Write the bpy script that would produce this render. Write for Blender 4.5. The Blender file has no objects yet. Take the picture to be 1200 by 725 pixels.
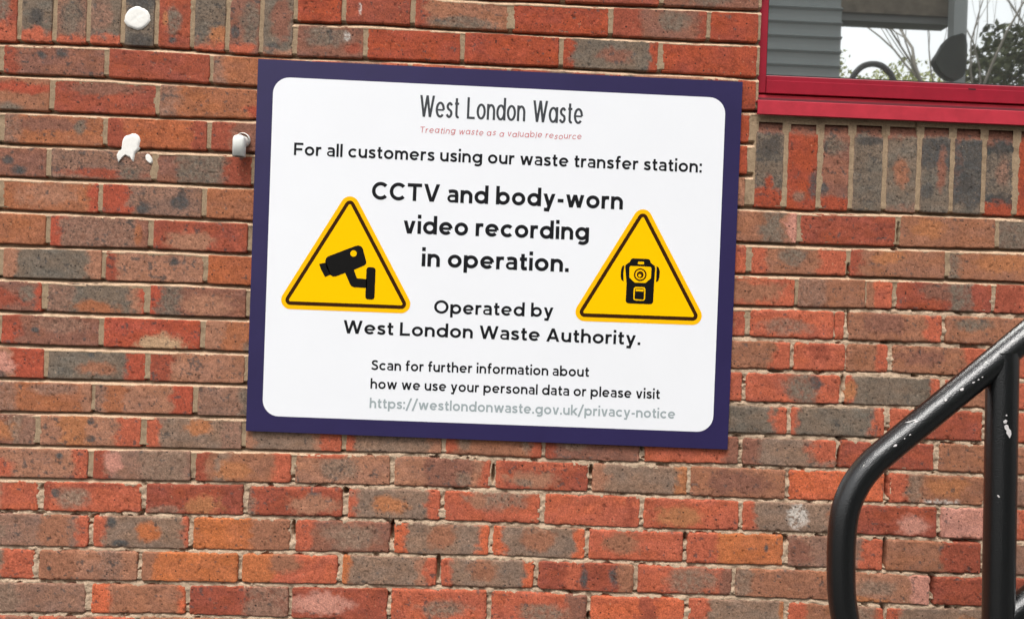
import bpy, bmesh, math
import numpy as np
from mathutils import Vector, Matrix

S = bpy.context.scene
C = S.collection

# ------------------------------------------------------------------ camera
FPX = 1000.0                      # focal length in pixels of the 1200 px wide photograph
ROT = (0.0010, -0.0248, 0.0366)
CZ = 2.2                          # height of brick bed number 0 above the ground
CAMP = np.array([0.9913, -1.9381, -0.6290 + CZ])


def rodrigues(r):
    r = np.array(r, float)
    th = np.linalg.norm(r)
    k = r / th
    K = np.array([[0, -k[2], k[1]], [k[2], 0, -k[0]], [-k[1], k[0], 0]])
    return np.eye(3) + math.sin(th) * K + (1 - math.cos(th)) * K @ K


RB = rodrigues(ROT) @ np.array([[1, 0, 0], [0, 0, -1], [0, 1, 0]], float)   # rows: right, down, forward


def at(px, py, Y=0.0):
    """where the line of sight through a point of the photograph meets the upright plane y = Y"""
    d = np.array([(px - 600) / FPX, (py - 362.5) / FPX, 1.0]) @ RB
    s = (Y - CAMP[1]) / d[1]
    return CAMP + d * s


cam_d = bpy.data.cameras.new('camera')
cam = bpy.data.objects.new('camera', cam_d)
C.objects.link(cam)
M = Matrix.Identity(4)
for i in range(3):
    M[i][0] = RB[0][i]
    M[i][1] = -RB[1][i]
    M[i][2] = -RB[2][i]
    M[i][3] = CAMP[i]
cam.matrix_world = M
cam_d.sensor_width = 36
cam_d.lens = 36 * FPX / 1200
cam_d.clip_start = 0.05
cam_d.clip_end = 2000
S.camera = cam

# ------------------------------------------------------------------ light: overcast sky + very soft sun
SUN_EL, SUN_AZ = math.radians(58), math.radians(200)      # azimuth from +Y (the wall's inside), clockwise
W = bpy.data.worlds.new('World')
S.world = W
W.use_nodes = True
nt = W.node_tree
bg = nt.nodes['Background']
sky = nt.nodes.new('ShaderNodeTexSky')
sky.sky_type = 'NISHITA'
sky.sun_disc = False
sky.sun_elevation = SUN_EL
sky.sun_rotation = SUN_AZ
sky.dust_density = 4.0
sky.air_density = 1.2
hsv = nt.nodes.new('ShaderNodeHueSaturation')             # cloud takes the blue out of the sky
hsv.inputs['Saturation'].default_value = 0.10
nt.links.new(sky.outputs[0], hsv.inputs['Color'])
nt.links.new(hsv.outputs[0], bg.inputs[0])
bg.inputs[1].default_value = 0.15
sd = bpy.data.lights.new('sun', 'SUN')
sd.energy = 1.3
sd.angle = math.radians(22)
sd.color = (1.0, 0.965, 0.92)
so = bpy.data.objects.new('sun', sd)
C.objects.link(so)
dirv = Vector((math.sin(SUN_AZ) * math.cos(SUN_EL), math.cos(SUN_AZ) * math.cos(SUN_EL), math.sin(SUN_EL)))
so.rotation_euler = dirv.to_track_quat('Z', 'Y').to_euler()
so.location = (1, -6, 9)
S.view_settings.view_transform = 'Standard'
S.view_settings.look = 'None'
S.view_settings.gamma = 1
S.view_settings.use_curve_mapping = False
S.view_settings.exposure = 0.55


# ------------------------------------------------------------------ helpers
def lin(r, g=None, b=None):
    if g is None:
        r, g, b = r
    f = lambda c: (c / 255 / 12.92) if c / 255 <= 0.04045 else ((c / 255 + 0.055) / 1.055) ** 2.4
    return np.array([f(r), f(g), f(b)])


def mat(name, col=None, rough=0.6, metal=0.0, attr=None, nscale=0, namp=0.0, bump=0.0, bscale=400, spec=0.5, dist=0.001):
    m = bpy.data.materials.new(name)
    m.use_nodes = True
    t = m.node_tree
    b = t.nodes['Principled BSDF']
    b.inputs['Roughness'].default_value = rough
    b.inputs['Metallic'].default_value = metal
    b.inputs['Specular IOR Level'].default_value = spec
    tc = t.nodes.new('ShaderNodeTexCoord')
    src = None
    if attr:
        a = t.nodes.new('ShaderNodeAttribute')
        a.attribute_name = attr
        src = a.outputs['Color']
    if nscale:
        n = t.nodes.new('ShaderNodeTexNoise')
        n.inputs['Scale'].default_value = nscale
        n.inputs['Detail'].default_value = 5
        n.inputs['Roughness'].default_value = 0.65
        t.links.new(tc.outputs['Object'], n.inputs['Vector'])
        mr = t.nodes.new('ShaderNodeMapRange')
        mr.inputs[1].default_value = 0.25
        mr.inputs[2].default_value = 0.75
        mr.inputs[3].default_value = 1 - namp
        mr.inputs[4].default_value = 1 + namp
        t.links.new(n.outputs['Fac'], mr.inputs[0])
        vm = t.nodes.new('ShaderNodeVectorMath')
        vm.operation = 'SCALE'
        if src is not None:
            t.links.new(src, vm.inputs[0])
        else:
            vm.inputs[0].default_value = tuple(col)
        t.links.new(mr.outputs[0], vm.inputs['Scale'])
        src = vm.outputs[0]
    if src is not None:
        t.links.new(src, b.inputs['Base Color'])
    else:
        b.inputs['Base Color'].default_value = (*col, 1)
    if bump:
        n2 = t.nodes.new('ShaderNodeTexNoise')
        n2.inputs['Scale'].default_value = bscale
        n2.inputs['Detail'].default_value = 6
        n2.inputs['Roughness'].default_value = 0.7
        t.links.new(tc.outputs['Object'], n2.inputs['Vector'])
        bp = t.nodes.new('ShaderNodeBump')
        bp.inputs['Strength'].default_value = bump
        bp.inputs['Distance'].default_value = dist
        t.links.new(n2.outputs['Fac'], bp.inputs['Height'])
        t.links.new(bp.outputs[0], b.inputs['Normal'])
    return m


def link(name, me, m, parent=None):
    o = bpy.data.objects.new(name, me)
    C.objects.link(o)
    if m is not None:
        for mm in (m if isinstance(m, (list, tuple)) else [m]):
            me.materials.append(mm)
    if parent is not None:
        o.parent = parent
        o.matrix_parent_inverse = Matrix.Translation(parent.location).inverted() if parent.parent is None else \
            Matrix.Translation(parent.matrix_world.translation).inverted()
    return o


def tag(o, label=None, cat=None, group=None, kind=None):
    if label: o['label'] = label
    if cat: o['category'] = cat
    if group: o['group'] = group
    if kind: o['kind'] = kind
    return o


def thing(name, loc, label, cat, group=None):
    o = bpy.data.objects.new(name, None)
    o.empty_display_size = 0.1
    C.objects.link(o)
    o.location = loc
    o.matrix_world = Matrix.Translation(loc)
    return tag(o, label, cat, group)


def mesh_np(name, V, Q, col=None, smooth=False):
    """V: n x 3, Q: m x 4 (or m x 3) index array, col: n x 3 linear colours on the points"""
    me = bpy.data.meshes.new(name)
    V = np.asarray(V, np.float32)
    Q = np.asarray(Q, np.int32)
    k = Q.shape[1]
    me.vertices.add(len(V))
    me.vertices.foreach_set('co', V.ravel())
    me.loops.add(Q.size)
    me.loops.foreach_set('vertex_index', Q.ravel())
    me.polygons.add(len(Q))
    me.polygons.foreach_set('loop_start', np.arange(0, Q.size, k, dtype=np.int32))
    me.polygons.foreach_set('loop_total', np.full(len(Q), k, np.int32))
    me.update(calc_edges=True)
    if col is not None:
        a = me.color_attributes.new('col', 'FLOAT_COLOR', 'POINT')
        c4 = np.ones((len(V), 4), np.float32)
        c4[:, :col.shape[1]] = col
        a.data.foreach_set('color', c4.ravel())
    if smooth:
        me.polygons.foreach_set('use_smooth', np.ones(len(Q), bool))
    me.validate()
    return me


RNG = np.random.RandomState(7)
LAT = RNG.rand(257, 257)


def vnoise(x, y, seed=0):
    x = np.asarray(x) + seed * 17.31
    y = np.asarray(y) + seed * 9.77
    xi = np.floor(x).astype(int)
    yi = np.floor(y).astype(int)
    fx = x - xi
    fy = y - yi
    fx = fx * fx * (3 - 2 * fx)
    fy = fy * fy * (3 - 2 * fy)
    a = LAT[xi % 256, yi % 256]; b = LAT[(xi + 1) % 256, yi % 256]
    c = LAT[xi % 256, (yi + 1) % 256]; d = LAT[(xi + 1) % 256, (yi + 1) % 256]
    return (a * (1 - fx) + b * fx) * (1 - fy) + (c * (1 - fx) + d * fx) * fy


def fnoise(x, y, seed=0, oct=3):
    s = 0; amp = 0.5; tot = 0
    for o in range(oct):
        s = s + amp * vnoise(x * 2 ** o, y * 2 ** o, seed + o * 3.7)
        tot += amp
        amp *= 0.55
    return s / tot


def sstep(a, b, x):
    t = np.clip((x - a) / (b - a), 0, 1)
    return t * t * (3 - 2 * t)


def box_bm(bm, x0, x1, y0, y1, z0, z1):
    vs = [bm.verts.new((x, y, z)) for x in (x0, x1) for y in (y0, y1) for z in (z0, z1)]
    for f in ((0, 1, 3, 2), (4, 6, 7, 5), (0, 4, 5, 1), (2, 3, 7, 6), (0, 2, 6, 4), (1, 5, 7, 3)):
        bm.faces.new([vs[i] for i in f])


def prism_bm(bm, poly, y0, y1):
    """poly: list of (x, z) of a front outline; y0 = front, y1 = back"""
    a = [bm.verts.new((p[0], y0, p[1])) for p in poly]
    b = [bm.verts.new((p[0], y1, p[1])) for p in poly]
    bm.faces.new(a)
    bm.faces.new(b[::-1])
    n = len(poly)
    for i in range(n):
        bm.faces.new((a[i], a[(i + 1) % n], b[(i + 1) % n], b[i]))


def bm_obj(name, bm, m, parent=None, smooth=False, bevel=0):
    if bevel:
        bmesh.ops.bevel(bm, geom=[e for e in bm.edges], offset=bevel, segments=2, affect='EDGES', clamp_overlap=True)
    bmesh.ops.recalc_face_normals(bm, faces=bm.faces)
    me = bpy.data.meshes.new(name)
    bm.to_mesh(me)
    bm.free()
    if smooth:
        me.polygons.foreach_set('use_smooth', np.ones(len(me.polygons), bool))
    return link(name, me, m, parent)


def tube_mesh(name, pts, rad, seg=20, cap=True):
    pts = [np.array(p, float) for p in pts]
    n = len(pts)
    rads = rad if hasattr(rad, '__len__') else [rad] * n
    V = []; F = []
    prev = None
    for i in range(n):
        t = pts[min(i + 1, n - 1)] - pts[max(i - 1, 0)]
        t = t / np.linalg.norm(t)
        if prev is None:
            ref = np.array([0, 1, 0]) if abs(t[1]) < 0.9 else np.array([1, 0, 0])
            u = np.cross(t, ref)
        else:
            u = prev - t * np.dot(prev, t)
        u /= np.linalg.norm(u)
        prev = u
        v = np.cross(t, u)
        for k in range(seg):
            a = 2 * math.pi * k / seg
            V.append(pts[i] + rads[i] * (math.cos(a) * u + math.sin(a) * v))
    for i in range(n - 1):
        for k in range(seg):
            F.append((i * seg + k, i * seg + (k + 1) % seg, (i + 1) * seg + (k + 1) % seg, (i + 1) * seg + k))
    return np.array(V), np.array(F)


def smooth_path(P, n):
    P = np.array(P, float)
    Q = np.vstack([2 * P[0] - P[1], P, 2 * P[-1] - P[-2]])
    out = []
    for i in range(1, len(Q) - 2):
        p0, p1, p2, p3 = Q[i - 1:i + 3]
        for k in range(n):
            t = k / n
            out.append(0.5 * ((2 * p1) + (-p0 + p2) * t + (2 * p0 - 5 * p1 + 4 * p2 - p3) * t * t + (-p0 + 3 * p1 - 3 * p2 + p3) * t ** 3))
    out.append(P[-1])
    return out


# ------------------------------------------------------------------ materials
M_brick = mat('weathered_brick', rough=0.88, attr='col', nscale=300, namp=0.5, bump=0.6, bscale=480, spec=0.25, dist=0.0013)
t = M_brick.node_tree
pb = t.nodes['Principled BSDF']
base_link = pb.inputs['Base Color'].links[0].from_socket
att = [n for n in t.nodes if n.type == 'ATTRIBUTE'][0]
tc = [n for n in t.nodes if n.type == 'TEX_COORD'][0]


def mth(op, a, b_=None, clamp=False):
    n = t.nodes.new('ShaderNodeMath'); n.operation = op; n.use_clamp = clamp
    for i, v in enumerate((a, b_)):
        if v is None: continue
        if isinstance(v, (int, float)): n.inputs[i].default_value = v
        else: t.links.new(v, n.inputs[i])
    return n.outputs[0]


def mixc(fac, a, b_):
    n = t.nodes.new('ShaderNodeMix'); n.data_type = 'RGBA'
    t.links.new(fac, n.inputs[0]); t.links.new(a, n.inputs[6])
    if isinstance(b_, tuple): n.inputs[7].default_value = b_
    else: t.links.new(b_, n.inputs[7])
    return n.outputs[2]


nz = t.nodes.new('ShaderNodeTexNoise'); nz.inputs['Scale'].default_value = 170; nz.inputs['Detail'].default_value = 6; nz.inputs['Roughness'].default_value = .72
t.links.new(tc.outputs['Object'], nz.inputs['Vector'])
thr = mth('SUBTRACT', .70, mth('MULTIPLY', att.outputs['Alpha'], .20))
f1 = mth('MULTIPLY', mth('MULTIPLY', mth('SUBTRACT', nz.outputs['Fac'], thr), 14.0, True), .60)       # crisp kiln mottling
c1 = mixc(f1, base_link, (*lin(66, 58, 52), 1))
nl = t.nodes.new('ShaderNodeTexNoise'); nl.inputs['Scale'].default_value = 240; nl.inputs['Detail'].default_value = 5; nl.inputs['Roughness'].default_value = .7
mpv = t.nodes.new('ShaderNodeVectorMath'); mpv.operation = 'ADD'; mpv.inputs[1].default_value = (3.1, 7.7, 1.3)
t.links.new(tc.outputs['Object'], mpv.inputs[0]); t.links.new(mpv.outputs[0], nl.inputs['Vector'])
f2 = mth('MULTIPLY', mth('MULTIPLY', mth('SUBTRACT', nl.outputs['Fac'], .62), 9.0, True), .38)         # pale sandy grains
c2 = mixc(f2, c1, (*lin(196, 150, 120), 1))
vo = t.nodes.new('ShaderNodeTexVoronoi'); vo.inputs['Scale'].default_value = 105
t.links.new(tc.outputs['Object'], vo.inputs['Vector'])
sx = t.nodes.new('ShaderNodeSeparateColor'); t.links.new(vo.outputs['Color'], sx.inputs[0])
rad_ = mth('MULTIPLY', mth('SUBTRACT', sx.outputs[0], .58, True), .62)
f3 = mth('MULTIPLY', mth('MULTIPLY', mth('SUBTRACT', rad_, vo.outputs['Distance']), 18.0, True), .8)   # pin holes
c3 = mixc(f3, c2, (*lin(44, 36, 32), 1))
t.links.new(c3, pb.inputs['Base Color'])
bpn = [n for n in t.nodes if n.type == 'BUMP'][0]
hh = bpn.inputs['Height'].links[0].from_socket
t.links.new(mth('SUBTRACT', hh, mth('MULTIPLY', f3, .9)), bpn.inputs['Height'])
M_mortar = mat('lime_mortar', rough=0.95, attr='col', nscale=330, namp=0.28, bump=0.8, bscale=420, spec=0.15, dist=0.0018)
M_plain = mat('plain_brick', rough=0.9, attr='col', nscale=150, namp=0.35, bump=0.4, bscale=300, spec=0.2)

# ------------------------------------------------------------------ the brick wall
BEDS = {
-1: [(590, 2), (640, 3.5), (730, 7.3), (800, 10), (885, 13.5)],
0: [(350, 27.5), (440, 29.6), (540, 35.5), (630, 41), (730, 45), (820, 49), (885, 51.7)],
1: [(0, 50.5), (100, 53.5), (200, 58), (300, 66.5), (350, 68), (440, 71), (540, 75), (630, 79), (730, 84.6), (820, 88), (880, 92.5)],
2: [(0, 87.5), (100, 91), (200, 97.5), (300, 103.5), (875, 131)],
3: [(0, 130.4), (100, 133.8), (200, 138.7), (300, 141.2), (873, 169)],
4: [(0, 169.2), (100, 173), (200, 177.5), (295, 180), (869, 206)],
5: [(0, 208), (100, 212), (200, 215.5), (295, 220), (866, 243.7), (940, 248), (1040, 250), (1100, 252), (1200, 256)],
6: [(0, 247), (100, 251), (200, 255.5), (295, 260.5), (862, 285), (940, 287.5), (1000, 290), (1100, 291.5), (1200, 295)],
7: [(0, 288), (100, 291), (200, 294), (293, 298.7), (860, 321.7), (940, 323.7), (1000, 325.5), (1100, 328.3), (1200, 332.5)],
8: [(0, 326.6), (100, 330.4), (200, 331.7), (290, 336.6), (860, 359.6), (940, 361.6), (1040, 363.7), (1100, 367), (1200, 370)],
9: [(0, 365.5), (100, 368.7), (200, 371.5), (290, 375), (858, 395.8), (940, 399), (1040, 402), (1100, 403.5), (1150, 406)],
10: [(0, 404.6), (100, 408), (200, 410.4), (288, 413.7), (857, 433.7), (940, 436), (1040, 438.4), (1100, 441.7), (1200, 446)],
11: [(0, 445), (100, 446.7), (200, 448.7), (285, 451.7), (856, 471.7), (940, 475.4), (1040, 476), (1060, 477), (1195, 481.7)],
12: [(0, 483.3), (100, 485), (200, 487.5), (287, 489.6), (855, 509.5), (940, 512), (1000, 513.8), (1100, 517.5), (1195, 521.7)],
13: [(0, 522.5), (100, 524.6), (200, 526.3), (300, 528), (400, 531), (500, 532.5), (590, 538), (690, 540.5), (780, 544), (880, 546.5), (940, 549), (1000, 551), (1060, 553), (1140, 556), (1195, 559)],
14: [(0, 560.6), (100, 563), (200, 564.8), (300, 566.5), (400, 569.6), (500, 571.7), (590, 574.6), (690, 578), (780, 581.7), (880, 585.5), (960, 588), (1040, 590.5), (1100, 591.7), (1150, 594), (1195, 596)],
15: [(0, 599.4), (100, 601.5), (200, 603.7), (300, 606), (400, 608), (500, 610.8), (590, 614), (690, 617.5), (780, 621.2), (880, 623.6), (960, 625), (1040, 630), (1100, 631.6), (1150, 634), (1195, 636)],
16: [(0, 641), (100, 642.5), (200, 644.6), (300, 646.7), (400, 648.4), (500, 651), (590, 653), (690, 657), (780, 660.4), (880, 664), (960, 666), (1010, 669.6), (1060, 671.6), (1100, 673), (1195, 675.5)],
17: [(0, 680.6), (100, 682), (200, 683), (300, 684.6), (400, 686), (500, 688), (590, 690), (690, 694.6), (780, 698.3), (880, 701), (960, 704), (1010, 709), (1060, 710.5), (1150, 712)],
18: [(0, 719.5), (100, 720), (200, 721), (300, 724)],
}
KMIN, KMAX = -18, 30
BW = {}
for k, l in BEDS.items():
    w = np.array([at(x, y) for x, y in l])
    BW[k] = (w[:, 0], w[:, 2])


def bedz(k, u):
    """height of bed joint k at wall position u"""
    nom = CZ - 0.075 * k
    if k in BW:
        xs, zs = BW[k]
        z = np.interp(u, xs, zs)
        # outside the measured stretch relax to the nominal course height
        d = np.maximum(np.maximum(xs[0] - u, u - xs[-1]), 0)
        f = np.exp(-d / 0.4)
        return nom + (z - nom) * f
    return nom + 0 * np.asarray(u)


# colours of the bricks as they are in the wall (sRGB, turned to linear below)
PAL = {'r': (156, 80, 60), 's': (184, 97, 71), 'S': (200, 103, 69), 'o': (178, 116, 78), 'O': (188, 110, 68), 'c': (167, 117, 92),
       't': (157, 106, 81), 'b': (140, 94, 77), 'm': (147, 110, 92), 'g': (121, 106, 92), 'G': (82, 80, 78), 'w': (222, 214, 204),
       'p': (198, 138, 120), 'k': (78, 73, 69), 'y': (190, 154, 120), 'h': (163, 76, 52), 'n': (142, 115, 97), 'u': (172, 82, 60), 'i': (166, 104, 72), 'j': (174, 98, 64)}
PAL = {k: lin(v) * 0.90 for k, v in PAL.items()}
KEYS = 'rrssotcbbmgg'

# every brick the photograph shows: course -> list of (left joint px, right joint px, description)
# description: base colour letter, then d<n> dark spots, X<a>-<b> a band, X@cx,cy,rx,ry a patch
CR = {
-2: [(540, 660, 'r d1'), (660, 776, 'r d1'), (776, 887, 'b d2 g@.5,.6,.3,.4')],
-1: [(346, 403, 's d1'), (403, 484, 'r d1 w@.22,.5,.03,.3'), (484, 599, 't r0-.12 g@.55,.8,.42,.28 d3'), (599, 716, 's d2'), (716, 831, 'b r0-.3 g@.65,.4,.2,.5 r.9-1'), (831, 887, 's d1')],
0: [(346, 428, 'b g@.45,.35,.4,.38 d3 r@.85,.72,.16,.22 w@.75,.32,.06,.16'), (428, 542.5, 's d1'), (542.5, 657.5, 's d1'), (657.5, 774, 'g s0-.1 b@.55,.55,.2,.35 d3 s.92-1'), (774, 885, 's')],
1: [(-120, 1, 'c d4 s.7-1'), (1, 124.7, 'b d5 G@.38,.32,.06,.16 G@.58,.25,.09,.26 r0-.15'), (124.7, 248, 'r d2'), (248, 362, 'o m0-.12 d1'), (862, 883, 's')],
2: [(-62, 61, 't s@.75,.3,.4,.2 g@.6,.95,.15,.25 d1'), (61, 184.5, 'r d1 b@.5,.2,.4,.3'), (184.5, 309, 'o m0-.2 s@.95,.8,.14,.3 d3'), (858, 881, 's')],
3: [(1.5, 123.5, 'o m0-.16 d3 b@.5,.3,.4,.3 g@.76,.4,.07,.3'), (123.5, 245, 'O r0-.15 r.85-1 d1'), (245, 366, 'b r0-.2 d2'), (856, 879, 's')],
4: [(-62, 56.7, 'b d4 G@.6,.45,.08,.2 G@.72,.8,.1,.2'), (56.7, 181, 'm r@.5,.8,.5,.2 d5 g@.78,.75,.14,.3'), (181, 297, 'b g.2-.68 r.72-1 d3'), (852, 876, 'c d3')],
5: [(0, 118, 'o c@.5,.4,.4,.5 s.92-1 d2'), (118, 239, 'm s0-.28 d5 G@.78,.5,.1,.4 G@.42,.8,.08,.25'), (239, 355, 'o d1'), (818, 936, 't g.62-.86 p.9-1 d1'), (936, 1053, 'r d1'), (1053, 1168, 't d2 o@.3,.4,.2,.4'), (1168, 1284, 'm g0-.3 d2')],
6: [(-65, 56, 'o O0-.4 d1'), (56, 176.5, 'b m.1-.9 s0-.1 d4 o@.9,.5,.05,.5'), (176.5, 293, 'r c@.4,.7,.3,.4 d3'), (760, 878, 's d1'), (878, 994, 't s0-.16 g@.42,.35,.16,.35 s.7-1 d1'), (994, 1110, 't r0-.12 d2 o@.4,.3,.2,.3'), (1110, 1226, 't o@.6,.4,.4,.4 g0-.1 d1')],
7: [(1, 121, 'g c0-.13 c.86-1 d3'), (121, 241, 'c r0-.12 d7 G@.7,.3,.06,.2'), (241, 357, 'O d1'), (818, 933.5, 's t@.5,.5,.5,.5'), (933.5, 1014.5, 't m0-.4 d2'), (1015.2, 1049, 's t0-.3'), (1049, 1165, 'r b@.45,.3,.25,.4 g.56-.8 d1'), (1165, 1281, 's r0-.3')],
8: [(-70, 51.5, 'b r@.5,.6,.4,.4 d3 g@.85,.4,.1,.3 s.93-1'), (51.5, 172.5, 'g m0-.25 c.85-1 s.95-1 o@.5,.82,.27,.3 d3'), (172.5, 291, 'b s0-.1 g.1-.32 d5 c@.6,.6,.3,.4'), (760, 876, 's c0-.85'), (876, 978, 's m@.42,.62,.36,.34 d1'), (978.8, 992.5, 's'), (992.5, 1106.7, 't b@.4,.4,.3,.5 s.82-1 d2'), (1106.7, 1222, 't g@.3,.3,.2,.3 d2')],
9: [(-1, 119, 'b r0-.2 G@.35,.5,.06,.14 m@.6,.3,.3,.3 d4 s@.05,.7,.1,.4'), (119, 237.5, 's y@.6,.85,.28,.4 d3'), (237.5, 354, 'o c0-.2 g@.7,.85,.4,.35 d3'), (813, 929, 't c0-.4 s.8-1 d2'), (929, 991, 's r@.5,.3,.3,.4'), (991.8, 1044, 't s.7-1 d1'), (1044, 1160, 't b@.3,.4,.3,.4 s.75-1 d2'), (1160, 1276, 's d1')],
10: [(-65, 53.5, 'c p@.5,.5,.3,.4 s.68-1 G@.55,.9,.06,.14 d2'), (53.5, 173.5, 'g t@.5,.6,.22,.3 s.79-1 G@.45,.15,.05,.12 d1'), (173.5, 289, 'c r0-.22 d6'), (755, 871.7, 's'), (871.7, 988, 's g@.6,.5,.22,.7 G@.74,.3,.09,.3 d1'), (988, 1105, 'g s0-.1 o@.05,.5,.1,.4 s.88-1 d1'), (1105, 1220, 's t.2-.6 d1')],
11: [(-10, 109, 'o m0-.25 m@.62,.2,.3,.25 c.9-1 d1'), (109, 229, 'c m0-.1 o.1-.3 s.78-1 d5'), (229, 347, 'm g.45-1 d3'), (810, 925, 'g s.86-1 d1'), (925, 1040, 'g s0-.06 s.86-1 d2'), (1040, 1154, 'r d1 s0-.3'), (1154, 1270, 's')],
12: [(-72, 44, 'b o@.5,.5,.4,.4 g.72-.85 m.85-1 d2'), (44, 168, 'c o.2-.48 s.77-1 G@.5,.2,.04,.13 G@.5,.75,.06,.14 d5'), (168, 286, 'g s0-.14 m.8-1 o@.55,.3,.2,.3 d2'), (286, 403, 'g c0-.08 c.7-.8 s.8-1 d2'), (403, 520, 'g s0-.09 d3 c.85-1'), (520, 637.5, 't s0-.1 g@.2,.5,.08,.4 g@.85,.5,.07,.4 s.88-1'), (637.5, 753, 'b r0-.1 g@.3,.3,.2,.4 d2'), (753, 868, 's b.85-1'), (868, 982.5, 'g b0-.16 s@.95,.3,.27,.8 d2'), (982.5, 1098, 'r d1'), (1098, 1213, 't d4')],
13: [(-10, 106, 'c s@.1,.75,.16,.4 s.87-1 d6 G@.7,.2,.05,.13'), (106, 226, 'm r0-.15 g.5-.95 p@.2,.4,.12,.4 d2'), (226, 343, 't r0-.1 g.2-.35 o@.4,.6,.2,.4 s.82-1'), (343, 459.7, 'c g@.47,.5,.26,.45 s@.3,.05,.3,.1 d4'), (459.7, 577.5, 'c b.3-.8 g@.72,.7,.1,.3 s.9-1 d3'), (577.5, 692.5, 'r s0-.1 s@.6,.15,.4,.2 c@.4,.65,.35,.35 g@.3,.75,.12,.2 d4'), (692.5, 807.5, 'g c0-.12 c@.0,.6,.2,.4 o.88-1 d1'), (807.5, 923, 't b@.5,.5,.4,.5 d4'), (923, 1039, 'S d1'), (1039, 1155, 't s0-.2 g.2-.34 o@.6,.4,.25,.4 w@.55,.95,.22,.14 d1'), (1155, 1270, 'm')],
14: [(-72, 47.5, 's c0-.6 d2'), (47.5, 168, 's r0-.1 g@.28,.5,.24,.42 G@.12,.4,.05,.2 r@.6,.1,.5,.12'), (168, 287.5, 'r o@.6,.7,.2,.4 m@.2,.9,.2,.2 d1'), (287.5, 404.6, 'r G@.7,.3,.09,.18 c@.7,.6,.3,.4 g0-.06 d4'), (404.6, 518.7, 'g s0-.08 o@.45,.55,.22,.36 s.86-1 d2'), (518.7, 635.5, 's g@.55,.12,.38,.55 c@.35,.3,.1,.3'), (635.5, 752, 's r.85-.95'), (752, 868.5, 's o@.4,.6,.28,.4 d1'), (868.5, 984, 'g s0-.12 w@.58,.5,.13,.5 t.92-1 d1'), (984, 1100, 'r p@.75,.6,.2,.4 d1'), (1100, 1215, 'p s.8-1 d1')],
15: [(-12, 105.5, 'm g@.05,.5,.12,.4 t.5-.8 s.88-1 d3'), (105.5, 223.7, 'g s0-.12 O@.58,.45,.14,.38 G@.2,.2,.06,.2 G@.28,.85,.1,.16 s.94-1 d2'), (223.7, 343, 'O d1 t.6-1'), (343, 459.7, 'b s0-.18 g@.6,.5,.35,.5 d2'), (459.7, 575, 'g S0-.11 t@.5,.4,.18,.5 S.9-1 d2'), (575, 688, 'g S0-.12 S.88-1 t@.5,.4,.2,.5 d2'), (688, 803.4, 's t@.35,.45,.25,.4 d1'), (803.4, 921, 'O s.0-.3 G@.82,.45,.03,.18 d2'), (921, 1037.5, 'm b@.1,.5,.2,.5 s.78-1 d3'), (1037.5, 1152.5, 't G@.58,.25,.05,.13 r.6-1 d2'), (1152.5, 1268, 'm')],
16: [(-77, 42.5, 'g s.66-1 d3'), (42.5, 163.7, 'c t0-.4 d4 m.6-.85 k@.11,.6,.03,.1'), (163.7, 281, 'O t0-.12 d1'), (281, 398, 's O0-.35 t@.45,.3,.2,.4'), (398, 513.7, 'g O0-.07 s.86-1 c.8-.86 d3'), (513.7, 628, 'g s0-.11 t@.45,.4,.2,.5 S.88-1 d2'), (628, 745, 'r s.3-.45 G@.8,.4,.08,.4 G@.48,.6,.05,.4 t.85-1 d3'), (745, 860.5, 's g@.58,.5,.34,.6 b.88-1 d1'), (860.5, 975, 't g0-.16 d2'), (975, 1092.5, 'c g@.42,.5,.3,.32 o@.3,.92,.3,.12 p.8-1 d2'), (1092.5, 1208, 'r d1')],
17: [(-14, 103, 'm g0-.3 d2'), (103, 220, 't S0-.2 S.94-1 d1'), (220, 339.7, 'r g@.72,.75,.24,.35 m.6-1 d2'), (339.7, 456, 'r p@.3,.5,.4,.4 d1'), (456, 573, 's g@.55,.6,.3,.32 d3'), (573, 690, 's g@.55,.6,.32,.34 b.8-1 d3'), (690, 804.7, 'S r.5-.7'), (804.7, 921.7, 'g s0-.2 o@.98,.3,.05,.5 d1'), (921.7, 1037.5, 't s0-.16 g.5-.9 s.93-1'), (1037.5, 1155, 'g s0-.14 o@.8,.6,.2,.4 d1'), (1155, 1270, 't')],
18: [(40, 160, 's b.2-.6'), (160, 277, 't d1'), (277, 395, 'r'), (395, 511, 'b'), (-75, 40, 'b s.5-.7')],
}
SL = [-15, 22.5, 64, 103.7, 144, 183.3, 226, 266.7, 306.7, 346]          # left soldiers' joints at y = 25
SLD = ['r g@.4,.6,.4,.3 s.8-1', 'g k@.5,.75,.3,.12 s.86-1 d3', 'm g@.5,.7,.4,.25 s.92-1 d6', 'g s.91-1 m@.3,.7,.5,.2 d3', 'g G.3-.6 k@.5,.95,.5,.1 d5',
       'r g@.45,.72,.26,.2 G@.45,.92,.15,.04 o@.2,.7,.1,.1', 'g o@.8,.85,.5,.12 s.92-1 d5', 'b g@.7,.7,.4,.3 G@.2,.78,.2,.08 s@.4,.95,.6,.07 d4', 'g b@.6,.6,.4,.3 G@.3,.92,.3,.06 c.96-1 d2']
SR = [883, 921, 960.5, 998, 1037.5, 1077.5, 1116, 1153.5, 1191.5, 1230, 1268, 1307, 1346]      # right soldiers at y = 190
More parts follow.
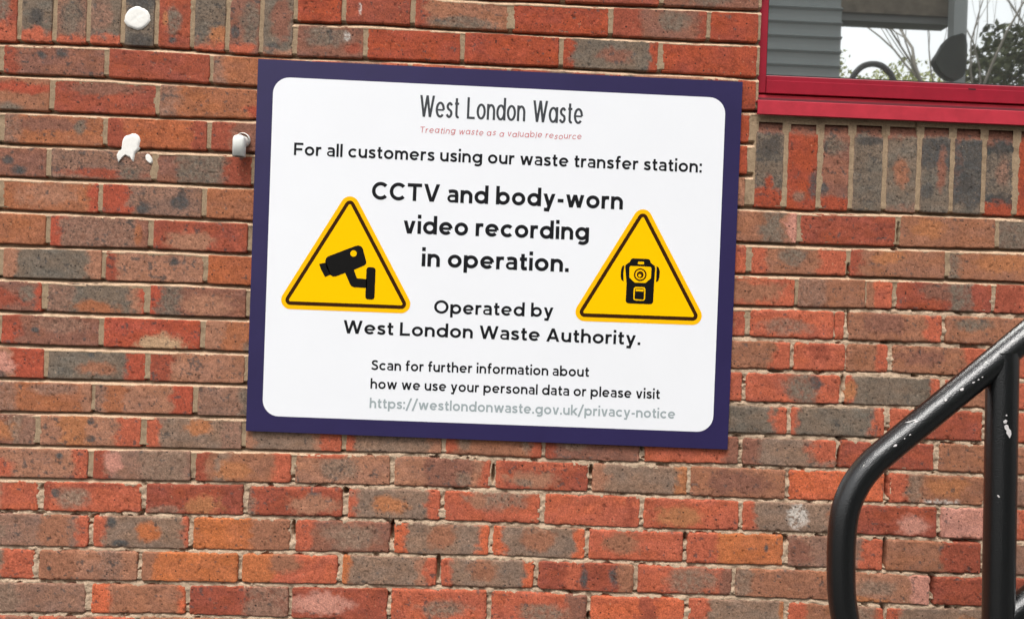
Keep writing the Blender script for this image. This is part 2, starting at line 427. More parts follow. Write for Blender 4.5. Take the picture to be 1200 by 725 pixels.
SRD = ['g b0-.14 k@.5,.3,.5,.15 s.78-1 s@.5,.7,.2,.1 d5', 's b0-.14 G@.95,.7,.3,.2 m@.4,.85,.3,.08 d1', 'b g@.4,.25,.5,.14 G@.1,.75,.2,.07 s.86-1 d5', 'g b0-.12 k@.5,.2,.5,.06 d4', 'g b0-.13 t@.5,.55,.3,.22 m.94-1 d2',
       'g b0-.13 G.15-.5 b@.7,.5,.2,.3 G@.2,.75,.3,.1 d3', 'g b@.1,.4,.22,.4 b0-.13 G.14-.9 k@.5,.65,.3,.1 d4', 'k b0-.16 g.3-.75 s.85-1 m@.6,.5,.3,.2 d4', 's b0-.13', 'g b0-.13 s.8-1 d3', 's b0-.13 g.6-.8', 'b g.3-.6 d3']

UMIN, UMAX = -1.6, 3.8
WIN_L = float(at(888, 60)[0])                    # brick edge beside the window
WIN_R = WIN_L + 1.58
WIN_TOPK = -13
bricks = []                                      # (corners TL,TR,BL,BR as (u,z)), desc, hi, soldier, depth, rough


def n_of(u):
    return u / 0.225


def rnd_desc(r):
    b = KEYS[r.randint(len(KEYS))]
    s = b + ' d%d' % r.randint(1, 5)
    if r.rand() < .5:
        a = r.rand() * .5
        s += ' %s%.2f-%.2f' % ('gmsg'[r.randint(4)], a, a + .2 + r.rand() * .3)
    if r.rand() < .4:
        s += ' s%.2f-1' % (.82 + .1 * r.rand())
    if r.rand() < .4:
        s += ' s0-%.2f' % (.08 + .1 * r.rand())
    return s


r = np.random.RandomState(3)
HJ, HB = 0.0048, 0.0046                          # half joint widths
for k in range(KMIN, KMAX):
    spans = []
    if k in CR:
        ym = lambda x: (0 if k not in BEDS else 0)
        for xa, xb, d in CR[k]:
            # joint pixel -> wall position on this course's middle line
            zc = CZ - 0.075 * (k + .5)
            py = lambda x: 362.5 + 0
            def to_u(px):
                y = 360.0
                for _ in range(4):
                    u = at(px, y)
                    # move y so that the point sits at the course's middle
                    zmid = (bedz(k, u[0]) + bedz(k + 1, u[0])) / 2
                    y += (u[2] - zmid) * 516
                return float(u[0])
            if k >= 12: d = d.replace('g', 'n')
            if k <= 11 and xa < 340: d = d.replace('s', 'u').replace('o', 'i').replace('O', 'j')
            if k <= 5 and xa > 340: d = d.replace('s', 'h')
            spans.append((to_u(xa), to_u(xb), d, True))
    spans.sort()
    # fill the rest of the course with regular half-bond brickwork
    par = 0.0 if k % 2 == 0 else 0.5
    edges = [(n + par) * 0.225 for n in range(int(UMIN / .225) - 1, int(UMAX / .225) + 2)]
    free = []
    cur = UMIN
    for a, b, d, h in spans:
        if a > cur + 0.002:
            free.append((cur, a))
        cur = max(cur, b)
    if cur < UMAX:
        free.append((cur, UMAX))
    for a, b in free:
        e = [a] + [x for x in edges if a + 0.06 < x < b - 0.06] + [b]
        for i in range(len(e) - 1):
            spans.append((e[i], e[i + 1], rnd_desc(r), False))
    for a, b, d, h in spans:
        # cut by the soldier courses and the window
        cuts = [(a, b)]
        zones = []
        if -2 <= k <= 0: zones.append((UMIN - 1, float(at(346, 25)[0])))
        if WIN_TOPK <= k <= 1: zones.append((WIN_L, WIN_R))
        if 2 <= k <= 4: zones.append((float(at(883, 190)[0]), float(at(1346, 190)[0])))
        for z0, z1 in zones:
            nc = []
            for (p, q) in cuts:
                if q <= z0 + .01 or p >= z1 - .01: nc.append((p, q))
                else:
                    if z0 - p > .02: nc.append((p, z0))
                    if q - z1 > .02: nc.append((z1, q))
            cuts = nc
        for p, q in cuts:
            if WIN_TOPK <= k <= 1 and abs(q - WIN_L) < .025: q = WIN_L
            pj = 0.0003 if abs(p - WIN_R) < 1e-6 else HJ
            qj = 0.0003 if abs(q - WIN_L) < 1e-6 else HJ
            gap = 0.0006
            if h and k in (7, 8, 9):
                for cr in ((7, 1014.5, 1015.2), (8, 978, 978.8), (9, 991, 991.8)):
                    if k == cr[0]:
                        ua, ub = to_u(cr[1]), to_u(cr[2])
                        if abs(q - ua) < .002: qj = gap * .4
                        if abs(p - ub) < .002: pj = gap * .4
            p2, q2 = p + pj + r.uniform(-.0012, .0012) * (pj > .002), q - qj + r.uniform(-.0012, .0012) * (qj > .002)
            if q2 - p2 < 0.01: continue
            hb = HB - .0006 * (k >= 13)
            zt = lambda u: float(bedz(k, u)) - hb
            zb = lambda u: float(bedz(k + 1, u)) + hb
            jt = r.uniform(-.0008, .0008, 4)
            bricks.append(dict(c=((p2, zt(p2) + jt[0]), (q2, zt(q2) + jt[1]), (p2, zb(p2) + jt[2]), (q2, zb(q2) + jt[3])), d=d, hi=h, sol=False, k=k))
for X, D, yref, kt, kb in ((SL, SLD, 25, -2, 1), (SR, SRD, 190, 2, 5)):
    for i in range(len(X) - 1):
        a = float(at(X[i], yref)[0]) + HJ; b = float(at(X[i + 1], yref)[0]) - HJ
        zb = float(bedz(kb, (a + b) / 2)) + HB
        zt = zb + 0.212 if kt < 0 else zb + 0.2005
        bricks.append(dict(c=((a, zt), (b, zt), (a, zb + .0006), (b, zb - .0006)), d=D[i].replace('s', 'h') if kt > 0 else D[i], hi=True, sol=True, k=kb))
# more soldiers to the left of the frame
a0 = float(at(-15, 25)[0])
n = int((a0 - UMIN) / 0.075)
for i in range(n):
    b = a0 - i * 0.075 - HJ; a = b - 0.065
    zb = float(bedz(1, b)) + HB
    bricks.append(dict(c=((a, zb + .212), (b, zb + .212), (a, zb), (b, zb)), d=rnd_desc(r), hi=False, sol=True, k=1))


def rough_of(u, z):
    """0 = crisp weather-struck pointing, 1 = worn open joints (bottom and right of the wall)"""
    k = (CZ - z) / 0.075
    lim = np.interp(u, [0, .55, .95, 1.65, 1.95, 2.4], [14.2, 13.4, 12.0, 8.3, 7.6, 7.4])
    return np.clip((k - lim) * 1.2 + 0.5, 0, 1)


def paint(desc, s, t, L, H, seed, sol):
    """colour field of one brick; s along its length, t across, 0..1; L, H in mm"""
    xm, ym = s * L, t * H
    n1 = fnoise(xm / 26, ym / 18, seed, 4)
    n2 = fnoise(xm / 9, ym / 9, seed + 5, 4)
    n3 = fnoise(xm / 4.2, ym / 4.2, seed + 9, 3)
    tok = desc.split()
    col = np.broadcast_to(PAL[tok[0]], s.shape + (3,)).copy()
    dens = 0
    mot = np.zeros_like(s) + (.45 if tok[0] in 'gmkn' else 0)
    # gentle drift of the base colour
    drift = (n1 - .5)[..., None]
    col = col * (1 + drift * 0.5) + (fnoise(xm / 40, ym / 22, seed + 3, 3) - .5)[..., None] * np.array([.05, .0, -.02])
    for tk in tok[1:]:
        if tk[0] == 'd':
            dens = int(tk[1:]); continue
        c = PAL[tk[0]]
        if '@' in tk:
            cx, cy, rx, ry = [float(v) for v in tk.split('@')[1].split(',')]
            q = np.sqrt(((s - cx) / rx) ** 2 + ((t - cy) / ry) ** 2)
            q = q + (n2 - .5) * .7 + (n1 - .5) * .7
            m = 1 - sstep(.5, 1.1, q)
        else:
            a, b = [float(v) for v in tk[1:].split('-')]
            v = t if sol else s
            wob = (n1 - .5) * .16 + (n2 - .5) * .10
            m = np.ones_like(s)
            e = .042
            if a > 0: m = m * sstep(a - e, a + e, v + wob)
            if b < 1: m = m * (1 - sstep(b - e, b + e, v + wob))
        if tk[0] in 'gGmkn':                     # fired grey skins are mottled and let the body colour through
            m = m * (0.62 + 0.38 * sstep(.3, .62, n2 * .55 + n3 * .45))
            cc = c * (1 + (n3 - .5)[..., None] * .6)
        elif tk[0] == 'w':
            m = m * sstep(.25, .6, n3) * .75
            cc = c
        else:
            cc = c * (1 + (n2 - .5)[..., None] * .3)
        col = col * (1 - m[..., None]) + cc * m[..., None]
        mot = mot * (1 - m) + (.55 if tk[0] in 'gGmkn' else .05) * m
    # dark kiln spots
    if dens:
        sp = fnoise(xm / 11, ym / 10, seed + 21, 3)
        th = 0.775 - 0.019 * dens
        m = sstep(th, th + .06, sp) * .7
        sp2 = vnoise(xm / 4.0, ym / 4.0, seed + 33)
        dens2 = dens
        m = np.maximum(m, sstep(.945 - .012 * dens, .985 - .01 * dens, sp2) * .7)
        dk = PAL['G'] * (0.6 + .5 * n3[..., None])
        col = col * (1 - m[..., None]) + dk * m[..., None]
    # pale grit
    gr = vnoise(xm / 2.6, ym / 2.6, seed + 41)
    m = sstep(.95, .99, gr) * .45
    col = col * (1 - m[..., None]) + PAL['y'] * 1.2 * m[..., None]
    n4 = fnoise(xm / 6.5, ym / 5.0, seed + 51, 3)
    col = col * (1 + (n3[..., None] - .5) * .35 + (n4[..., None] - .5) * .5)
    mot = np.clip(mot + dens * .10 + (n1 - .5) * .5, 0, 1)
    return np.concatenate([np.clip(col, 0.01, 0.9), mot[..., None]], -1)


def spaced(Lm, step):
    """grid positions 0..Lm with the edges packed tighter"""
    e = [0, .0006, .0014, .0026, .0042]
    nmid = max(2, int((Lm - .0084) / step))
    mid = list(np.linspace(.0042, Lm - .0042, nmid + 1))[1:-1]
    return np.array(e + mid + [Lm - x for x in e[::-1]]) / Lm


def build_bricks(sel, step_hi, step_lo):
    V = []; Q = []; Cc = []; off = 0
    for bi, b in enumerate(sel):
        (tl, tr, bl, br) = b['c']
        Lm = tr[0] - tl[0]; Hm = tl[1] - bl[1]
        seed = (abs(hash((round(tl[0], 3), round(tl[1], 3)))) % 9973) * 0.37 if False else (int(tl[0] * 7919 + 50000) * 31 + int(tl[1] * 6131)) % 4001 * 0.53
        rr = np.random.RandomState(int(seed * 100) % 2 ** 31)
        if b['hi']:
            gs = spaced(Lm, step_hi); gt = spaced(Hm, step_hi)
        else:
            near = -.8 < tl[0] < 2.9 and .2 < tl[1] < 2.6
            gs = spaced(Lm, .005 if near else .014); gt = spaced(Hm, .005 if near else .014)
        s, t = np.meshgrid(gs, gt)
        x = (tl[0] * (1 - s) + tr[0] * s) * (1 - t) + (bl[0] * (1 - s) + br[0] * s) * t
        z = (tl[1] * (1 - s) + tr[1] * s) * (1 - t) + (bl[1] * (1 - s) + br[1] * s) * t
        R = float(rough_of((tl[0] + tr[0]) / 2, (tl[1] + bl[1]) / 2))
        xm, ym = s * Lm * 1000, t * Hm * 1000
        el = s * Lm; er = (1 - s) * Lm; et = t * Hm; eb = (1 - t) * Hm
        # rounded corners
        rc = 0.0035 + 0.004 * R * rr.rand() + 0.002 * rr.rand()
        for (ea, sa) in ((el, 1), (er, -1)):
            for (ec, sc) in ((et, -1), (eb, 1)):
                m = (ea < rc) & (ec < rc)
                px = np.clip(1 - ea / rc, 0, 1); py = np.clip(1 - ec / rc, 0, 1)
                qx = px * np.sqrt(1 - py * py / 2); qy = py * np.sqrt(1 - px * px / 2)
                x = np.where(m, x + sa * (px - qx) * rc, x)
                z = np.where(m, z + sc * (py - qy) * rc, z)
        # wavering edges
        fo = 0.010
        wa = (0.0011 + .0009 * R)
        nx = fnoise(ym / 14 + 3, xm * 0 + 1, seed + 2, 3) - .5
        nz = fnoise(xm / 17, ym * 0 + 2, seed + 3, 4) - .5
        nzb = fnoise(xm / 17, ym * 0 + 5, seed + 4, 4) - .5
        x = x + nx * wa * 2.4 * np.clip(1 - el / fo, 0, 1) - nx * wa * 2.4 * np.clip(1 - er / fo, 0, 1)
        z = z + nz * wa * 2.4 * np.clip(1 - et / fo, 0, 1) + nzb * wa * 2.4 * np.clip(1 - eb / fo, 0, 1)
        # depth: rounded arris, chips, tilt, texture
        e = np.minimum(np.minimum(el, er), np.minimum(et, eb))
        ra = 0.0022 + 0.0028 * R * rr.rand() + 0.001 * rr.rand()
        a = np.clip((ra - e) / ra, 0, 1)
        y = ra * (1 - np.sqrt(np.maximum(0, 1 - a * a)))
        chip = sstep(.60, .78, fnoise(xm / 13, ym / 13, seed + 7, 3)) * np.clip(1 - e / .007, 0, 1) * (.0012 + .0026 * R)
        y = y + chip
        y = y + (fnoise(xm / 30, ym / 25, seed + 8, 3) - .5) * .0016 + (fnoise(xm / 6, ym / 6, seed + 11, 3) - .5) * .0007
        pit = sstep(.86, .93, vnoise(xm / 5, ym / 5, seed + 13))
        y = y + pit * .0012
        y = y + rr.uniform(-.0012, .0012) + (s - .5) * rr.uniform(-.0016, .0016) + (t - .5) * rr.uniform(-.0012, .0012)
        if b['sol'] and b['k'] == 5:             # the sill bricks are splayed at the top
            y = y + np.clip(.032 - et, 0, 1) * .35
        col = paint(b['d'], s, t, Lm * 1000, Hm * 1000, seed, b['sol'])
        mot = col[..., 3:]; col = col[..., :3]
        col = col * (1 - pit[..., None] * .45)
        # worn arrises are a touch paler
        wr = np.clip(1 - e / .003, 0, 1)[..., None] * .22
        col = col * (1 - wr) + (col * .6 + PAL['c'] * .55) * wr
        ny, nxn = s.shape
        v = np.stack([x, y, z], -1).reshape(-1, 3)
        idx = np.arange(ny * nxn).reshape(ny, nxn)
        q = np.stack([idx[:-1, :-1], idx[1:, :-1], idx[1:, 1:], idx[:-1, 1:]], -1).reshape(-1, 4)
        ring = np.concatenate([idx[0, :], idx[1:, -1], idx[-1, -2::-1], idx[-2:0:-1, 0]])
        bk = v[ring].copy(); bk[:, 1] = 0.040
        n0 = len(v)
        rb = n0 + np.arange(len(ring))
        q2 = np.stack([ring, np.roll(ring, -1), np.roll(rb, -1), rb], -1)
        V.append(np.vstack([v, bk])); Q.append(np.vstack([q, q2]) + off)
        c0 = np.concatenate([col, mot], -1).reshape(-1, 4)
        Cc.append(np.vstack([c0, c0[ring] * .85]))
        off += n0 + len(ring)
    return np.vstack(V), np.vstack(Q), np.vstack(Cc)


wall = thing('brick_wall', (1.0, 0, 0), 'weathered wall of mottled red, brown and grey bricks with cream mortar joints', 'wall')
V, Q, Cc = build_bricks([b for b in bricks if not b['sol']], 0.0023, 0.03)
link('brickwork', mesh_np('brickwork', V, Q, Cc, True), M_brick, wall)
for kk in (1, 5):
    V, Q, Cc = build_bricks([b for b in bricks if b['sol'] and b['k'] == kk], 0.0023, 0.03)
    link('soldier_course', mesh_np('soldier_course', V, Q, Cc, True), M_brick, wall)

# --- mortar: one height field, fine inside the picture, coarse outside
def px_hole(px, py, rx, ry):
    p = at(px, py)
    return p[0], p[2], rx / 516., ry / 516.


HOLES = [px_hole(*h) for h in [(513.5, 663, 2.6, 17), (343.5, 620, 2.5, 9), (460, 622, 3, 12), (1039, 569, 4, 16), (1092.5, 684, 4.5, 17), (1037.5, 648, 3.5, 17),
         (803.5, 630, 3, 6), (921, 632, 3, 5), (1132, 633, 18, 3.2), (672, 693.5, 9, 2.5), (984, 538, 3, 14), (985, 512, 5, 4), (578, 556, 2.2, 11), (404.5, 575, 3, 4),
         (693, 552, 2.5, 7), (988, 450, 2, 12), (1053, 275, 1.5, 14), (1040, 361, 6, 2), (1125, 672, 6, 2), (1036, 708, 3, 12), (1090, 671, 12, 2), (240, 641, 8, 1.5),
         (910, 435, 9, 1.6), (1040, 401, 6, 2), (1073, 440, 4, 2), (540, 573, 9, 2), (690, 722, 2.5, 6), (1155, 575, 2, 15), (1073.5, 178, 1.0, 34), (1071.8, 216, 1.0, 34), (994.5, 318, 1.6, 9), (931, 350, 1.1, 11), (995, 372, 1.2, 14), (1049, 292, 4, 1.5), (753, 525, 2.5, 3), (642, 520, 1.6, 12)]]


def mortar_sheet(u0, u1, z0, z1, step, hi):
    nu = int((u1 - u0) / step) + 1; nz = int((z1 - z0) / step) + 1
    us = np.linspace(u0, u1, nu); zs = np.linspace(z1, z0, nz)
    U, Z = np.meshgrid(us, zs)
    inside = np.zeros(U.shape, bool)
    inset = 0.004
    for b in bricks:
        (tl, tr, bl, br) = b['c']
        xa, xb = max(tl[0], bl[0]) + inset, min(tr[0], br[0]) - inset
        za, zb_ = max(bl[1], br[1]) + inset, min(tl[1], tr[1]) - inset
        i0, i1 = np.searchsorted(us, [xa, xb]); j0, j1 = np.searchsorted(-zs, [-zb_, -za])
        if i1 > i0 and j1 > j0: inside[j0:j1, i0:i1] = True
    # window and what is outside the wall
    inside |= (U > WIN_L + .004) & (U < WIN_R - .004) & (Z > float(bedz(2, WIN_L)) + .012) & (Z < CZ - .075 * WIN_TOPK)
    R = rough_of(U, Z)
    kf = (CZ - Z) / .075
    # signed distance to the nearest bed joint, -1 at its top edge, +1 at its foot
    tt = np.full(U.shape, 9.0)
    for k in range(KMIN, KMAX + 1):
        if CZ - .075 * k > z1 + .05 or CZ - .075 * k < z0 - .05: continue
        zc = bedz(k, us)[None, :]
        d = (zc - Z) / 0.0062
        m = np.abs(d) < 1.35
        if -1 <= k <= 0: m &= U > float(at(342, 25)[0])
        if 3 <= k <= 4: m &= U < float(at(884, 190)[0])
        tt = np.where(m, d, tt)
    bed = np.abs(tt) < 1.35
    um, zm = U * 1000, Z * 1000
    n1 = fnoise(um / 60, zm / 9, 71, 4); n2 = fnoise(um / 7, zm / 7, 72, 4); n3 = fnoise(um / 24, zm / 20, 73, 3)
    tw = np.clip(tt + (n1 - .5) * .9, -1.3, 1.3)
    ws = np.interp(tw, [-1.3, -.75, -.35, .25, .8, 1.3], [.0160, .0155, .0120, .0068, .0012, .0003]) + (n2 - .5) * .0012
    vj = 0.0018 + (n2 - .5) * .0014 + (n3 - .5) * .002
    crisp = np.where(bed, ws, vj)
    worn = 0.0040 + (n3 - .5) * .010 + (n2 - .5) * .0060
    worn = worn + np.where(bed, np.interp(np.clip(tt, -1.3, 1.3), [-1.3, -.6, 0, 1.3], [.008, .003, 0, -.0005]), 0)
    worn = worn + sstep(.66, .78, fnoise(um / 22, zm / 14, 77, 3)) * .012
    worn = np.clip(worn, .0002, .03)
    Y = crisp * (1 - R) + worn * R
    hole = np.zeros(U.shape)
    for hx, hz, rx, rz in HOLES:
        q = ((U - hx) / rx) ** 2 + ((Z - hz) / rz) ** 2
        hole = np.maximum(hole, 1 - sstep(.6, 1.3, q + (n2 - .5) * 1.2))
    Y = Y + hole * .026
    c_ledge = lin(206, 175, 145); c_vert = lin(160, 137, 111); c_worn = lin(188, 163, 138); c_dirt_shade = lin(112, 92, 72)
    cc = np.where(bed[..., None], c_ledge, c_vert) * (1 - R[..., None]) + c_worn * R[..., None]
    top = np.where(bed, sstep(.55, -.25, tw), 0) * (1 - R)  # shade of the brick above, painted along the top of each bed joint
    cc = cc * (1 - .45 * top[..., None]) + c_dirt_shade * (.45 * top[..., None])
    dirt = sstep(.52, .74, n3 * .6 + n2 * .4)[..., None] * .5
    cc = cc * (1 - dirt) + c_dirt_shade * dirt
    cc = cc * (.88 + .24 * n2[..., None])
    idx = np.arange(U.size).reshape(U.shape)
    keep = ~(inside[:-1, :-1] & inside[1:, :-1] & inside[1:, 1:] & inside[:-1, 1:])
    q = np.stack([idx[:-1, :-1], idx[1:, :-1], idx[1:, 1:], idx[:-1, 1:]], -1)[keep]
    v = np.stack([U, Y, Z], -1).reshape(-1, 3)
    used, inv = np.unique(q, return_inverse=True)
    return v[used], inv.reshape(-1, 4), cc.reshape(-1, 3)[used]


fu0, fu1, fz0, fz1 = -0.24, 2.30, CZ - 1.42, CZ + .12
parts = [mortar_sheet(fu0, fu1, fz0, fz1, 0.0019, True)]
for (a, b, c, d) in ((UMIN, fu0, 0, 3.55), (fu1, UMAX, 0, 3.55), (fu0, fu1, fz1, 3.55), (fu0, fu1, 0, fz0)):
    parts.append(mortar_sheet(a, b, c, d, 0.012, False))
Vs, Qs, Cs, o_ = [], [], [], 0
for v, q, c in parts:
    Vs.append(v); Qs.append(q + o_); Cs.append(c); o_ += len(v)
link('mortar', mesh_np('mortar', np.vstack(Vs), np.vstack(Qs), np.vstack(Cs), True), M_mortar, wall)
# the wall's body behind the bricks, with the window opening left free
M_core = mat('dark_core', lin(70, 62, 56), .9)
bm = bmesh.new()
wb, wt = float(bedz(2, WIN_L)) + .012, CZ - .075 * WIN_TOPK
box_bm(bm, UMIN, WIN_L - .06, .042, .28, 0, 3.55)
box_bm(bm, WIN_R + .06, UMAX, .042, .28, 0, 3.55)
box_bm(bm, WIN_L - .06, WIN_R + .06, .042, .28, 0, wb - .06)
box_bm(bm, WIN_L - .06, WIN_R + .06, .042, .28, wt + .06, 3.55)
bm_obj('wall_core', bm, M_core, wall)
# dim room behind the glass
M_room = mat('dim_plaster', lin(58, 58, 58), .9)
bm = bmesh.new()
box_bm(bm, WIN_L - .4, WIN_R + .5, .282, 3.2, .3, 3.5)
bm.faces.ensure_lookup_table()
bmesh.ops.delete(bm, geom=[f for f in bm.faces if abs(f.calc_center_median().y - .282) < 1e-4], context='FACES')
bm_obj('inner_room', bm, M_room, wall)

# ------------------------------------------------------------------ ground
M_ground = mat('asphalt', lin(70, 70, 68), .9, nscale=60, namp=.4, bump=.4, bscale=120)
bm = bmesh.new()
bmesh.ops.create_grid(bm, x_segments=4, y_segments=4, size=300)
tag(bm_obj('ground', bm, M_ground), kind='structure')
bpy.data.objects['ground'].location = (0, 0, 0)

# ------------------------------------------------------------------ lettering: a geometric sans drawn as strokes
XH = 0.73


def arc(cx, cy, rx, ry, a0, a1, n=18):
    return [(cx + rx * math.cos(math.radians(a0 + (a1 - a0) * i / n)), cy + ry * math.sin(math.radians(a0 + (a1 - a0) * i / n))) for i in range(n + 1)]


def spl(pts, n=6):
    return [tuple(p) for p in smooth_path([(p[0], p[1]) for p in pts], n)]


def glyph(ch, w, alt=False):
    """-> (list of ('s', polyline) strokes or ('d', (x0,y0),(x1,y1)) flat-ended diagonals, width)"""
    h = w / 2
    X = XH
    s = lambda *p: ('s', list(p))
    P = lambda pts: ('s', pts)
    D = lambda a, b: ('d', a, b)
    br, bh = .385 - h, X / 2 - h + .006
    mid = X / 2
    if ch == 'o': return [P(arc(.385, mid, br, bh, 0, 360, 36))], .77
    if ch == 'c': return [P(arc(.385, mid, br, bh, 42, 318, 28))], .70
    if ch == 'e': return [P(arc(.385, mid, br, bh, 0, 318, 32)), ('s', [(h, mid - .01), (.77 - h, mid - .01)], .74)], .77
    if ch == 'b': return [s((h, 0), (h, 1.05)), P(arc(.41, mid, br, bh, 0, 360, 36))], .80
    if ch == 'p': return [s((h, -.27), (h, X)), P(arc(.41, mid, br, bh, 0, 360, 36))], .80
    if ch == 'd': return [s((.795 - h, 0), (.795 - h, 1.05)), P(arc(.385, mid, br, bh, 0, 360, 36))], .80
    if ch == 'a' and alt: return [s((.795 - h, 0), (.795 - h, X)), P(arc(.385, mid, br, bh, 0, 360, 36))], .80
    if ch == 'g': return [P(arc(.385, mid, br, bh, 0, 360, 36)), P([(.795 - h, X), (.795 - h, 0)] + arc(.43, 0, .365 - h, .28 - h, 0, -140, 14))], .80
    if ch == 'a': return [P(spl([(.07, .61), (.18, X - h * .85 - .005), (.33, X - h * .85 + .005), (.48, X - h - .02), (.605 - h + .01, .52), (.63 - h, .42)], 6) + [(.63 - h, 0)]),
                          ('s', [(.63 - h, .385), (.30, .385)] + arc(.25, .23, .25 - h * .72, .155, 90, 270, 14) + spl([(.29, .075), (.44, .10), (.63 - h, .19)], 5), .72)], .63
    if ch == 'n': return [s((h, 0), (h, X)), P(arc(.345, .40, .345 - h, X - h - .395, 180, 0) + [(.69 - h, 0)])], .69
    if ch == 'h': return [s((h, 0), (h, 1.05)), P(arc(.345, .40, .345 - h, X - h - .395, 180, 0) + [(.69 - h, 0)])], .69
    if ch == 'm': return [s((h, 0), (h, X)), P(arc(.31, .42, .31 - h, X - h - .415, 180, 0) + [(.62 - h, 0)]), P(arc(.31 + .62 - w, .42, .31 - h, X - h - .415, 180, 0) + [(1.24 - w - h, 0)])], 1.24 - w
    if ch == 'u': return [s((.69 - h, 0), (.69 - h, X)), P([(h, X)] + arc(.345, .33, .345 - h, .33 - h - .005 + .01, 180, 360))], .69
    if ch == 'r': return [s((h, 0), (h, X)), P(spl([(h, .36), (.13, .54), (.26, .635), (.43, X - h)], 5))], .43
    if ch == 'i': return [s((h, 0), (h, X)), s((h, .87), (h, .87 + w * 1.1))], w
    if ch == 'l': return [s((h, 0), (h, 1.05))], w
    if ch == 't': return [P([(.19, .93), (.19, .22)] + spl([(.19, .22), (.22, .11), (.31, h), (.43, h + .015)], 5)), s((.02, X - h), (.42, X - h))], .43
    if ch == 'f': return [P([(.19, 0), (.19, .80)] + spl([(.19, .80), (.22, .93), (.31, 1.06 - h), (.43, 1.06 - h - .01)], 5)), s((.02, X - h), (.42, X - h))], .43
    if ch == 's': return [P(spl([(.50, .585), (.39, X - h - .005), (.27, X - h + .005), (.13, .60), (.105, .51), (.17, .425), (.29, .375), (.42, .32), (.475, .215), (.42, .115), (.28, h - .005), (.14, h + .03), (.03, .165)], 5))], .55
    if ch == 'v': return [D((h * 1.1, X), (.345 - h * .25, 0)), D((.69 - h * 1.1, X), (.345 + h * .25, 0))], .69
    if ch == 'w': return [D((h * 1.1, X), (.30, 0)), D((.30, 0), (.53, X)), D((.53, X), (.76, 0)), D((.76, 0), (1.06 - h * 1.1, X))], 1.06
    if ch == 'y': return [D((h * 1.1, X), (.36, -.0)), D((.70 - h * 1.1, X), (.25, -.28)), s((.06, -.27 + h), (.27, -.27 + h))], .70
    if ch == 'k': return [s((h, 0), (h, 1.05)), D((.60, X), (.15, .24)), D((.27, .40), (.63, 0))], .67
    if ch == 'C': return [P(arc(.50, .5, .50 - h, .5 - h + .008, 42, 318, 34))], .90
    if ch == 'O': return [P(arc(.52, .5, .52 - h, .5 - h + .008, 0, 360, 44))], 1.04
    if ch == 'T': return [s((.41, 0), (.41, 1 - w)), s((0, 1 - h), (.82, 1 - h))], .82
    if ch == 'V': return [D((h * 1.1, 1), (.46 - h * .2, 0)), D((.92 - h * 1.1, 1), (.46 + h * .2, 0))], .92
    if ch == 'F': return [s((h, 0), (h, 1)), s((w, 1 - h), (.74, 1 - h)), s((w, .48), (.66, .48))], .74
    if ch == 'L': return [s((h, 0), (h, 1)), s((w, h), (.70, h))], .70
    if ch == 'W': return [D((h * 1.1, 1), (.37, 0)), D((.37, 0), (.66, 1)), D((.66, 1), (.95, 0)), D((.95, 0), (1.32 - h * 1.1, 1))], 1.32
    if ch == 'A': return [D((h * 1.1, 0), (.46, 1)), D((.92 - h * 1.1, 0), (.46, 1)), s((.2, .28), (.72, .28))], .92
    if ch == 'S': return [P(spl([(.64, .82), (.50, 1 - h - .015), (.35, 1 - h + .005), (.18, 1 - h - .06), (.125, .72), (.20, .60), (.37, .52), (.55, .44), (.625, .28), (.55, .14), (.36, h - .005), (.18, h + .04), (.04, .20)], 5))], .70
    if ch == '.': return [s((h * 1.1, 0), (h * 1.1, w * 1.1))], w * 1.1
    if ch == ':': return [s((h * 1.1, 0), (h * 1.1, w * 1.1)), s((h * 1.1, X - w * 1.1), (h * 1.1, X))], w * 1.1
    if ch == '-': return [s((.02, .36), (.36, .36))], .38
    if ch == '/': return [D((.02, -.16), (.50, 1.12))], .52
    return [], .30


def ribbon(pts, w):
    P = np.array(pts, float)
    closed = np.linalg.norm(P[0] - P[-1]) < 1e-6
    if closed: P = P[:-1]
    keep = [0] + [i for i in range(1, len(P)) if np.linalg.norm(P[i] - P[i - 1]) > 1e-5]
    P = P[keep]
    n = len(P)
    L = []; Rr = []
    for i in range(n):
        a = P[(i - 1) % n] if (closed or i > 0) else None
        b = P[(i + 1) % n] if (closed or i < n - 1) else None
        d1 = (P[i] - a) if a is not None else (b - P[i])
        d2 = (b - P[i]) if b is not None else d1
        d1 = d1 / np.linalg.norm(d1); d2 = d2 / np.linalg.norm(d2)
        n1 = np.array([-d1[1], d1[0]]); n2 = np.array([-d2[1], d2[0]])
        m = n1 + n2
        m = m / max(np.linalg.norm(m), 1e-6)
        k = 1 / max(.5, np.dot(m, n1))
        L.append(P[i] + m * w / 2 * k); Rr.append(P[i] - m * w / 2 * k)
    V = np.array(L + Rr)
    F = [(i, n + i, n + i + 1, i + 1) for i in range(n - 1)]
    if closed: F.append((n - 1, 2 * n - 1, n, 0))
    return V, F


